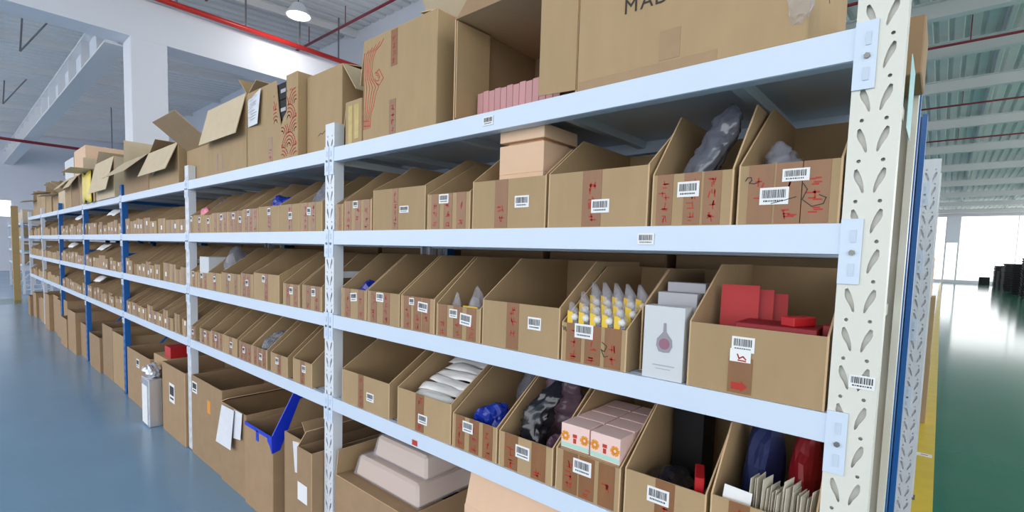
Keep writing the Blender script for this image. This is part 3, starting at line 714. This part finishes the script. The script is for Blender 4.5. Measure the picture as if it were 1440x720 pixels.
crumple('film_packet','bright blue film packet spilling over the bins below the paper-covered carton','packet', (-2.607,.115,z3+T0+.0015), (.215,.2,.23), BLUEF, seed=91, amp=.35, sub=4)
crumple('plastic_bag','clear crumpled bag standing at the second white post on the upper bin shelf','bag', (-3.728,.165,z3+T0+.0015), (.19,.15,.27), GREYFILM, seed=92, amp=.35, sub=4, shape=neck)
crumple('plastic_bag','pink and white film bag lying on the bin next to the second white post','bag', (-3.728,.048,z3+T0+.0015), (.19,.055,.165), mat('pink_film',(226,120,140),.3), seed=93, amp=.3, sub=3)
crumple('plastic_bag','clear pale bag on the bins just left of the first white post','bag', (-2.142,.085,z3+T0+.0015), (.19,.13,.24), GREYFILM, seed=94, amp=.35, sub=3, shape=neck)
o = solid('white_box','plain white box sitting on the bins of the middle bin shelf','box', -3.755,-3.578,.014,.2, z2+T0+.001,.212, WBOX)
crumple('plastic_bag','clear bag standing in the bin next to the white box','bag', (-3.435,.14,z2+T0+.0015), (.2,.16,.27), GREYFILM, seed=95, amp=.35, sub=3)
crumple('plastic_bag','clear silvery bag in the bin of the third shelf, second bay from the end post','bag', (-2.741,.135,z1+T0+.0015), (.165,.22,.2), GREYFILM, seed=96, amp=.35, sub=4)

# ================================================================== BINS, FAR BAYS
BAYN = {2: 'between second white and first blue posts', 3: 'between first and second blue posts', 4: 'between second and third blue posts', 5: 'between third blue post and far white post', 6: 'in the last bay at the far end'}
BAYP = {2: 'second white post', 3: 'first blue post', 4: 'second blue post'}
for bay in range(2, 7):
    for sh, z in ((3, z3), (2, z2), (1, z1)):
        r = random.Random(bay*10+sh); x = -2*bay-.01; lo = -2*bay-2+PW+.004; nb = -1
        while x > lo+.10:
            wd = r.choice((.12,.14,.15,.16,.2)) if bay < 4 else r.choice((.14,.16,.2,.24))
            if r.random() < .05: x -= .06
            a = max(lo, x-wd); nb += 1
            B(a, x, z, r.uniform(.10,.15), ('cut bin on the %s, %s past the %s' % (SH[sh], ORD[nb], BAYP[bay]) if bay < 5 else 'narrow cut bin on the %s %s' % (SH[sh], BAYN[bay])), 'bins on the %s %s' % (SH[sh], BAYN[bay]), yp=r.uniform(.18,.26), hb=r.uniform(.24,.295), tapes=((r.uniform(.3,.7),) if bay < 5 else ()), lab=((.5, r.uniform(.3,.8), .034, .034) if bay < 5 and r.random() < .8 else None), detail=1 if bay < 5 else 0, board=r.choice((K,K,K,KD)), rz=0, y=r.uniform(.0,.02))
            x = a-r.choice((.003,.004,.012))
for k, (x, z, s) in enumerate(((-6.6,z3,.12),(-7.2,z2,.11),(-7.5,z1,.12),(-9.3,z2,.12),(-8.6,z3,.09))):
    pouch('plastic_bag', ['white poly bag on the upper bin shelf past the first blue post','white poly bag on the middle bin shelf past the first blue post','white poly bag on the lower bin shelf past the first blue post','white poly bag on the middle bin shelf past the second blue post','white poly bag on the upper bin shelf past the second blue post'][k], (x,.075,z+.238), (.68,0,.03), .3, .11, .022, WBAG, 200+k, None)

# ================================================================== TOP SHELF CARTONS
zt = z4+.0005
GT = 'cartons on the top shelf'
# big carton with the MADE IN lettering
t1 = carton('shipping_carton', 'large closed shipping carton lettered MADE IN beside the beige end post', -.640,-.083,.004,.446, zt,.47, GT, lab=None)
Ft = Face((0,0,0),(1,0,0),(0,-1,0)); m = MB(); fquad(m, Ft, -.04,.012,.03,.10,0,.0008); fquad(m, Ft, -.272,.10,.002,.026,0,.0008); m.build('tape', mat('faded_tape',(160,128,92),.35,var=.08,scale=20), t1)
def lettering(parent, txt, F, a, b, size, mtl, name='lettering', h=.0012, slant=0):
    cu = bpy.data.curves.new(name, 'FONT'); cu.body = txt; cu.size = size; cu.extrude = 0.0003; cu.align_x = 'LEFT'; cu.shear = slant
    co = bpy.data.objects.new(name, cu); COL.objects.link(co); dg = bpy.context.evaluated_depsgraph_get()
    me0 = bpy.data.meshes.new_from_object(co.evaluated_get(dg)); bpy.data.objects.remove(co)
    m = MB(); m.add([F.p(a+v.co.x, b+v.co.y, h+v.co.z) for v in me0.vertices], [tuple(p.vertices) for p in me0.polygons]); bpy.data.meshes.remove(me0)
    return m.build(name, mtl, parent)
adv = -.142
for ch in 'MADE IN CHINA':
    if ch != ' ': lo_ = lettering(t1, ch, Ft, adv, .168, .052, INK, name='letter')
    adv += {'M': .046, 'I': .016, ' ': .014}.get(ch, .037)
m = MB(); fline(m, Face((.2787,.22,0),(0,1,0),(1,0,0)), [(-.03,.30),(-.02,.24),(-.035,.2),(-.02,.15)], .004, 0, .0006); m.build('pen_scribble', PEN, t1)
crumple('torn_film','','', (.262,.002,.03), (.06,.03,.075), CLEAR, seed=301, amp=.6, sub=3, parent=t1)
carton('shipping_carton', 'brown carton behind the MADE IN carton, jutting past the beige end post', -.075,.088,.355,.548, zt,.135, GT, board=KD)
# carton lying on its side, open to the front, pink papers inside
o = thing('shipping_carton', 'carton lying on its side with its open mouth to the aisle and pink papers inside', 'box', (-.899,.012,zt), 0, GT)
m = MB(); a, c, d, h = -.254,.254,.44,.345; t = .005
m.box(a,c,0,d,0,t); m.prism([(a,h-t),(c,h-t),(c,h),(a,h)],'y',0,d,0,1); m.prism([(0,t),(d,t),(d,h-t),(0,h-t)],'x',a,a+t,0,1); m.prism([(0,t),(d,t),(d,h-t),(0,h-t)],'x',c-t,c,0,1); m.box(a+t,c-t,d-t,d,t,h-t)
m.build('body', [KD, KE], o)
f = MB(); f.prism([(0,.01),(-.12,.012),(-.12,h-.012),(0,h-.01)], 'y', -.002,.002,0,1); fo = f.build('flap', [K, KE], o); fo.location = (c-.002,-.002,0); fo.rotation_euler = (0,0,.1)
f = MB(); f.prism([(0,.01),(.15,.012),(.15,h-.012),(0,h-.01)], 'y', -.002,.002,0,1); fo = f.build('flap', [K, KE], o); fo.location = (a+.009,.002,0); fo.rotation_euler = (0,0,1.5)
f = MB(); f.prism([(a+.01,0),(c-.01,0),(c-.02,.17),(a+.02,.17)], 'y', -.002,.002,0,1); fo = f.build('flap', [KD, KE], o); fo.location = (0,.002,h-.002); fo.rotation_euler = (math.radians(-28),0,0)
for k in range(13):
    solid('pink_paper_pad', 'pink paper pad standing in the side-lying open carton', 'paper', -1.115+.0275*k,-1.089+.0275*k,.09,.33, zt+.0055,.10+.003*(k % 2), PINKF, group='pink paper pads in the open carton', bevel=.001)
# tall carton with the red line drawing
t3 = carton('shipping_carton', 'tall carton with a red concentric line drawing and two short tapes', -1.700,-1.238,.004,.30, zt,.40, GT, closed=False, flaps=(('left',168,.17),('front',-86,.14),('back',-88,.14),('right',-80,.1)))
m = MB(); F3 = Face((-.231,0,0),(1,0,0),(0,-1,0))
cA = [(.142,.378),(.118,.358),(.088,.345),(.068,.315),(.060,.27),(.072,.235),(.096,.215),(.110,.200),(.096,.185),(.085,.16),(.076,.13),(.062,.11),(.054,.085),(.052,.048)]
cB = [(.010,.352),(.008,.350),(.006,.348),(.004,.32),(.004,.28),(.004,.25),(.005,.225),(.005,.205),(.005,.185),(.004,.16),(.004,.13),(.004,.10),(.004,.075),(.004,.045)]
for k in range(6):
    q = k/5; pl = [(a[0]*(1-q)+b[0]*q, a[1]*(1-q)+b[1]*q) for a, b in zip(cA, cB)]
    fline(m, F3, pl, .0034, 0, .0005)
fline(m, F3, [(.086,.258),(.112,.268),(.142,.228),(.115,.206),(.098,.214)], .0032, 0, .0005)
fline(m, F3, [(.086,.258),(.104,.254),(.116,.238),(.108,.224),(.092,.226),(.082,.236)], .0032, 0, .0005)
fline(m, F3, [(.090,.250),(.102,.246),(.108,.236)], .0032, 0, .0005)
for k in range(2): fline(m, F3, [(.004,.06+.02*k),(.05-.004*k,.055+.02*k)], .0028, 0, .0005)
m.build('red_line_drawing', REDP, t3)
tape(t3, F3, .212, .26, .395, wd=.042, seed=5); tape(t3, F3, .205, .002, .135, wd=.042, seed=6)
carton('shipping_carton', 'dark carton stacked behind the red-drawing carton with a pale lifted flap', -1.62,-1.16,.31,.59, zt,.52, GT, board=KD, flaps=(('front',35,.16,KP),('left',75,.2,WBOX)), closed=False, tapes=((.3,.6,1,.06,False),(.45,.6,1,.06,False)))
carton('shipping_carton', 'small carton with yellow tape tucked beside the red-drawing carton', -1.836,-1.712,.004,.26, zt,.178, GT, closed=False, flaps=(('left',165,.1),('front',-80,.1)), tapes=((.3,.0,.9,.03,False),(.7,.1,.9,.035,False)), tmat=TAPEY)
t5 = carton('shipping_carton', 'plain tan carton with a pale flap hanging over its side above the first white post', -2.272,-1.948,.050,.44, zt,.385, GT, closed=False, flaps=(('right',140,.17,KP),('front',-80,.16),('back',-80,.16)))
m = MB(); fline(m, Face((0,0,0),(1,0,0),(0,-1,0)), [(-.05,.09),(-.03,.1),(-.01,.095),(.01,.105),(.04,.105)], .004, 0,.0005); m.build('pen_scribble', PEN, t5)
# torn carton with black goods, red wave print and a paper sheet
t6 = carton('shipping_carton', 'carton with a torn corner, red wave print and a white paper sheet taped on', -2.888,-2.282,.004,.40, zt,.41, GT, closed=False, flaps=(('back',-92,.16),('left',-60,.12)), front_poly=[(-.303,0),(.303,0),(.303,.41),(.187,.41),(.187,.235),(.152,.21),(.127,.17),(.112,.2),(.097,.25),(.067,.41),(-.303,.41)])
F6 = Face((-.303,0,0),(1,0,0),(0,-1,0))
for k, (bz, bh) in enumerate(((.0055,.20),(.206,.10),(.3065,.085))):
    bp = thing('black_package', ('lowest','middle','topmost')[k]+' black package seen through the tear of the wave-print carton', 'package', (-2.458, .012, zt+bz), 0, 'black packages in the torn carton')
    MB().box(-.085,.085,0,.2,0,bh).build('body', BLACKP, bp, bevel=.003)
    m = MB(); m.box(-.02,.035,-.0012,.0004,bh*.4,bh*.4+.018); m.build('goods_label', GBOX, bp)
m = MB()
for row_ in range(6):
    for c_ in range(-1, 5):
        cx = .29+.15*c_+(.075 if row_ % 2 else 0); cz = -.01+.068*row_
        for rr in (.018,.036,.054,.072):
            pl = []
            for i in range(15):
                t = math.pi*i/14; p_, q_ = cx+rr*math.cos(t), cz+rr*math.sin(t)
                ok = (.012 < q_ < .34 and ((.495 < p_ < .600) or (.43 < p_ <= .495 and q_ < .17) or (.335 < p_ < .40 and .16 < q_ < .34 and p_ < .37+(.34-q_)*.15)))
                if ok: pl.append((p_, q_))
                else:
                    if len(pl) > 1: fline(m, F6, pl, .0055, 0, .0006)
                    pl = []
            if len(pl) > 1: fline(m, F6, pl, .0055, 0, .0006)
m.build('red_wave_print', REDP, t6)['kind'] = 'stuff'
m = MB(); m.add([F6.p(.02,.365,.004),F6.p(.21,.40,.012),F6.p(.185,.215,.02),F6.p(.025,.22,.006)],[(0,1,2,3)]); m.build('paper_sheet', PAP, t6)
m = MB()
for k in range(9):
    r = random.Random(k); fline(m, F6, [(.05+r.random()*.03,.25+.014*k),(.1+r.random()*.07,.255+.015*k)], .003, .010+.006, .0168)
m.build('paper_print', GBOX, t6)
tape(t6, F6, .30, .0, .13, wd=.05, seed=66)
carton('shipping_carton', 'carton with a wide pale flap folded down, third from the first white post', -3.525,-2.905,.004,.42, zt,.42, GT, closed=False, flaps=(('front',166,.24,KP),('back',-60,.2),('right',-50,.16)), tapes=((.25,.05,.3,.03,False),(.38,.05,.3,.03,False)))
carton('shipping_carton', 'open carton with a dark flap raised above the second white post', -4.12,-3.60,.050,.42, zt,.235, GT, closed=False, flaps=(('front',52,.27,KD),('left',-70,.2,KD),('back',-30,.2,KD),('right',-4,.2,K)))
t9 = carton('shipping_carton', 'carton with drooping pale flap and tucked white papers, left of the second white post', -4.95,-4.16,.004,.42, zt,.30, GT, closed=False, flaps=(('left',-60,.2,KD),('front',158,.22,KP),('back',-10,.2,KP)))
m = MB(); F9 = Face((0,-.004,0),(1,0,0),(0,-1,0)); m.add([F9.p(-.25,.10,.01),F9.p(-.05,.12,.03),F9.p(-.08,.26,.004),F9.p(-.2,.26,.004)],[(0,1,2,3)]); m.build('paper_sheet', PAP, t9)
carton('shipping_carton', 'brown carton with pale lifted flap just right of the first blue post', -5.86,-5.0,.01,.42, zt,.31, GT, closed=False, board=KD, flaps=(('left',4,.22,KP),('front',135,.24,KP),('back',-10,.18,KP)))
carton('shipping_carton', 'pale crumpled carton with a flap fallen forward, left of the first blue post', -7.0,-6.1,-.02,.42, zt,.40, GT, closed=False, board=KP, flaps=(('front',168,.34,KP),('left',-50,.2,KP),('back',-10,.2,KP)))
ty = carton('shipping_carton', 'tan carton with a bright yellow bag hanging on its front', -7.75,-7.08,-.02,.42, zt,.36, GT, closed=False, flaps=(('front',92,.2,KP),('back',-10,.2),('left',4,.2,KP)))
pouch('yellow_bag', 'bright yellow film bag hanging on the tan carton between the first and second blue posts', (-7.42,-.040,zt+.172), (math.pi/2,0,0), .52, .33, .02, mat('yellow_film',(226,200,40),.35), 401, None)
xx = -7.85; r = random.Random(77)
LBT = ['tan carton with a drooping front flap right past the yellow bag','brown carton under the pinkish closed carton','tan open carton beyond the second blue post','brown carton with drooping flap near the third blue post','tan carton just past the third blue post','narrow brown carton before the far white posts','tan carton above the far white post','closed brown carton near the far rack end','low carton at the far rack end']
for k in range(9):
    wd = r.uniform(.5,.72)
    if xx-wd < -13.9: break
    h = .43 if k < 3 else r.uniform(.28,.42)
    if k in (6,7): carton('shipping_carton', LBT[k], xx-wd, xx-.02, .05,.46, zt, h, GT)
    elif k < 3: carton('shipping_carton', LBT[k], xx-wd, xx-.02, .05,.46, zt, h, GT, closed=False, board=(K,KD,K)[k], flaps=(('front',(130,150,140)[k],.2,KP),('left',-92,.2,K),('right',-92,.18,K)))
    else: carton('shipping_carton', LBT[k], xx-wd, xx-.02, r.uniform(.05,.07),.46, zt, h, GT, closed=False, board=r.choice((K,KD,KP)), flaps=(('front',r.choice((100,140,60)),.2,r.choice((K,KP))),('left',r.uniform(-30,0),.2,K),('back',r.uniform(-20,10),.2,K),('right',r.uniform(-40,0),.18,K)))
    xx -= wd+.02
carton('shipping_carton', 'pinkish closed carton stacked on the cartons left of the yellow bag', -8.9,-8.1,.06,.45, zt+.4325,.33, GT, board=KPK)
carton('shipping_carton', 'white-sided carton stacked left of the pinkish closed carton', -9.7,-8.95,.06,.45, zt+.4325,.27, GT, board=WBOX, closed=False, flaps=(('left',125,.3,KP),('back',-10,.2)))

# ================================================================== FLOOR CARTONS UNDER THE RACK
GF = 'cartons on the floor under the rack'
zf = .0005
# bay 1
f1 = carton('floor_carton', 'tall open brown carton at the foot of the second white post', -3.89,-3.30,-.01,.5, zf,.575, GF, closed=False, board=KD, flaps=(('back',12,.1,K),), lab=(.12,.86,.1,.08))
m = MB(); fquad(m, Face((0,0,0),(1,0,0),(0,-1,0)), .03,.09,.37,.46,0,.001); m.build('gold_sticker', ORNG, f1)
f2 = carton('floor_carton', 'open carton with two white paper sheets hanging off its rim, beside the blue-taped carton', -3.285,-2.885,-.02,.46, zf,.515, GF, closed=False, board=KD, flaps=(('left',-70,.12,KD),('back',-30,.15,K)))
Fq = Face((0,-.001,0),(1,0,0),(0,-1,0))
m = MB(); m.add([Fq.p(-.17,.50,.003),Fq.p(.06,.515,.012),Fq.p(.05,.27,.03),Fq.p(-.2,.26,.03)],[(0,1,2,3)]); m.build('paper_sheet', PAP, f2)
m = MB(); m.add([Fq.p(.03,.515,.002),Fq.p(.17,.52,.006),Fq.p(.16,.36,.014),Fq.p(.04,.34,.012)],[(0,1,2,3)]); m.build('paper_sheet', PAP, f2)
f3 = carton('floor_carton', 'plain brown carton with its rim bound in bright blue tape', -2.872,-2.50,-.03,.46, zf,.488, GF, closed=False, board=KD)
m = MB(); a, c = -.186,.186
m.add([Fq.p(c-.006,.41,.002),Fq.p(c+.002,.41,.002),Fq.p(c+.002,.495,.002),Fq.p(c-.055,.495,.002),Fq.p(c-.055,.455,.002),Fq.p(c-.03,.44,.002)],[(0,1,2,3,4,5)])
fquad(m, Fq, a+.01, c-.05, .472,.494,.0,.002); fquad(m, Fq, -.02,.012,.42,.48,.0,.002)
m.build('blue_tape', BLUET, f3)
m = MB(); m.prism([(-.002,.40),(.04,.41),(.15,.672),(.32,.70),(.32,.745),(.12,.72),(.0,.498)], 'x', c-.006, c+.003, 0); m.build('blue_tape', BLUET, f3)
m = MB(); m.prism([(.04,.40),(.45,.4),(.45,.69),(.32,.70),(.15,.672)], 'x', c-.005, c, 0, 1); m.build('side_flap', [K, KE], f3)
f4 = carton('floor_carton', 'torn brown carton with a white label and orange sticker, left of the first white post', -2.42,-2.16,.0,.44, zf,.54, GF, closed=False, board=KD, flaps=(('back',10,.1,KD),('right',-40,.12,KD)))
m = MB(); fquad(m, Fq, -.02,.06,.36,.52,0,.0015,rot=.15); m.build('torn_label', PAP, f4)
m = MB(); fquad(m, Fq, .04,.11,.495,.53,0,.004); m.build('orange_sticker', ORNG, f4)
f5 = carton('floor_carton', 'open brown carton with a white sticker low on its front, against the first white post', -2.152,-2.012,-.06,.42, zf,.55, GF, closed=False, board=KD, flaps=(('left',-40,.12,KD),))
m = MB(); fquad(m, Fq, -.06,.035,.29,.38,0,.0015); m.build('white_sticker', WHT, f5)
# bay 2
carton('floor_carton', 'tall brown carton beside the first blue post at floor level', -5.80,-5.0,-.01,.45, zf,.50, GF, closed=False, board=KD, flaps=(('back',5,.2,K),), lab=(.5,.8,.1,.08))
o = thing('foil_package', 'silver foil wrapped package standing upright on the floor between brown cartons', 'package', (-4.76,-.10,zf))
MB().box(-.11,.11,0,.10,0,.40).build('body', SILV, o, bevel=.008); crumple('crumpled_top','','', (0,.05,.385), (.25,.12,.14), SILV, seed=501, amp=.5, sub=3, parent=o)
m = MB(); m.box(-.075,.075,-.003,-.0005,.02,.34); m.build('white_panel', WHT, o)
g2 = carton('floor_carton', 'brown floor carton with a large white label, left of the second white post', -4.58,-4.012,-.02,.45, zf,.56, GF, closed=False, board=KD, lab=(.45,.62,.13,.15), flaps=(('back',-5,.12,K),))
solid('red_box', 'small red box lying on the floor carton left of the second white post', 'box', -4.50,-4.28,.12,.3, zf+.55,.10, REDC) if False else None
carton('floor_carton', 'brown carton standing on the floor behind the foil package', -4.99,-4.60,.02,.45, zf,.56, GF, board=K)
so = solid('red_box', 'small red box on the carton behind the foil package', 'box', -4.78,-4.62,.05,.2, zf+.562,.09, REDC)
carton('floor_carton', 'flat carton lying on top of the carton beside the first blue post', -5.6,-5.05,.06,.5, zf+.505,.12, GF, board=K) if False else None
# far bays
r = random.Random(5)
for bay in range(3, 7):
    x = -2*bay-.02
    k = 0
    while x > -2*bay-1.6:
        wd = min(r.uniform(.38,.62), x-(-2*bay-1.9)); h = r.uniform(.38,.62)
        lb = '%s brown floor carton under the bay %s' % (('tall','open','plain','wide','low')[k], BAYN[bay]); k += 1
        carton('floor_carton', lb, x-wd, x-.01, r.uniform(-.06,.03), .45, zf, h, GF, closed=False, board=r.choice((KD,KD,K)), flaps=(('back',r.uniform(-20,8),.12,K),))
        x -= wd+.01
# bay 0
carton('floor_carton', 'open carton under the plastic-wrapped trays beside the first white post', -1.90,-1.36,.0,.5, zf,.47, GF, closed=False, board=KD, flaps=(('left',-6,.12,K),('front',-92,.2,KD),('back',-92,.2,KD)))
for k, (z, s, y) in enumerate(((.4745,0,.06),(.579,.03,.10))):
    o = thing('wrapped_tray', ['lower clear-wrapped pinkish tray on the open floor carton','upper clear-wrapped pinkish tray on the open floor carton'][k], 'tray', (-1.60+s*1.5, y, z), .0, 'wrapped trays')
    m = MB(); wd, d, h = .46-s*3, .36, .095
    for b_ in range(1):
        pts0 = [(-wd/2,0),(wd/2,0),(wd/2,d),(-wd/2,d)]
        v = [(a_, b2, .002) for a_, b2 in pts0]+[(a_*.92, b2*.94+.012, h) for a_, b2 in pts0]
        m.add(v, [(0,3,2,1),(4,5,6,7),(0,1,5,4),(1,2,6,5),(2,3,7,6),(3,0,4,7)])
    m.build('tray', mat('tray_board%d' % k, (222,196,176), .5), o, bevel=.01)
    m = MB(); v = [(a_*1.05, b2*1.04-.01, .0) for a_, b2 in pts0]+[(a_*.94, b2*.96+.008, h+.006) for a_, b2 in pts0]
    m.add(v, [(0,3,2,1),(4,5,6,7),(0,1,5,4),(1,2,6,5),(2,3,7,6),(3,0,4,7)]); m.build('clear_wrap', CLEAR, o, bevel=.012)
carton('floor_carton', 'open carton with a pinkish flap raised below the pink boxes bin', -1.10,-.66,.06,.5, zf,.60, GF, closed=False, board=KPK, flaps=(('front',-12,.13,KPK),('right',20,.12,KPK)))
carton('floor_carton', 'brown floor carton hidden in shade near the beige end post', -.60,-.06,.03,.5, zf,.5, GF, board=KD)
carton('floor_carton', 'small tan carton beside the wrapped trays at the first white post', -1.915,-1.80,.24,.46, zf+.475,.14, GF, board=K) if False else None

# cartons added inside the rack with blue posts, blocking light behind the bins
for k, z in enumerate(LV[:3]+[LV[3]]):
    for j in range(6):
        a = -1.88+.62*j-(3.86 if j > 2 else 0)
        carton('stock_carton', 'added light-blocking carton on the %s of the blue-posted rack, %s' % (('lowest shelf','second shelf','third shelf','top shelf')[k], 'at its open end' if j < 3 else 'in its second bay'), a, a+.58, .74, 1.2, z+.0005, .318 if k < 3 else .2, 'added cartons on the blue-posted rack', board=KD)
for k, z in enumerate(LV[:3]):
    carton('stock_carton', 'plain brown carton stored at the end of the white rack across the gap', -.6, .02, 2.46, 2.94, z+.0005, .28, 'stock cartons on the white rack across the gap', board=K)
for bay in range(2, 5):  # wide cartons added only to close the bright gap above the far bins
    for z in LV[:3]:
        for j in range(2):
            a = -2*bay-1.91+.96*j
            carton('stock_carton', 'added light-blocking carton on the back rack %s' % BAYN[bay], a, a+.93, .74, 1.2, z+.0005, .318, 'added cartons on the far back rack', board=KD)
# stacked cartons beyond, on the walkway side
for k, (z, h) in enumerate(((0.0005,.62),(.62,.60),(1.22,.38),(1.60,.24))):
    carton('stacked_carton', ('lowest','second','third','topmost')[k]+' tan carton of the tall stack standing past the white rack by the yellow line', -.34+.01*k, (.135,.132,.10,.088)[k], 5.0+.01*k, 5.45, z+.0008*k, h, 'tall carton stack by the yellow line', board=(K,K,KPK,KP)[k])

# tall tan column of cartons at the far aisle end
for k in range(4):
    carton('stacked_carton', ('lowest','second','third','topmost')[k]+' carton of the tall tan stack at the far end of the blue aisle', -17.15, -17.0, -.05, .075, .0005+.58*k, .579, 'tall tan carton stack at the far aisle end', board=mat('tan_board%d' % k, (178,148,98), .7))
for k in range(3):
    for j in range(3):
        carton('stock_carton', 'dim brown carton stored on the far white rack past the tan stack', -20.75+.6*j, -20.2+.6*j, .3, .75, LV[k]+.0005, .25, 'cartons on the far white rack', board=K)
for j in range(3):
    carton('stock_carton', 'brown carton on top of the far white rack past the tan stack', -20.75+.6*j, -20.2+.6*j, .3, .75, LV[3]+.0005, .25+.06*j, 'cartons on top of the far white rack', board=KP)

# black stacks by the bright window wall
r = random.Random(9)
for k in range(9):
    y = 35+2.6*k; x = 3.85+r.uniform(-.1,.2)
    o = thing('tray_stack', 'tall black stack of plastic trays standing on the green floor near the bright windows', 'stack', (x, y, .001), r.uniform(-.2,.2), 'black stacks by the windows')
    n = r.randint(13, 16) if k % 3 else 10
    for i in range(n):
        MB().prism([(-.42,0),(.42,0),(.5,.128),(-.5,.128)], 'y', -.4+.02*(i%2), .4).build('tray', BLACKP, o).location = (r.uniform(-.02,.02), 0, .132*i)
MB_ = carton('stock_carton', 'dark square crate on the floor beside the black stacks', 2.75,3.45,59.5,60.3,.001,.7, board=BLACKP)
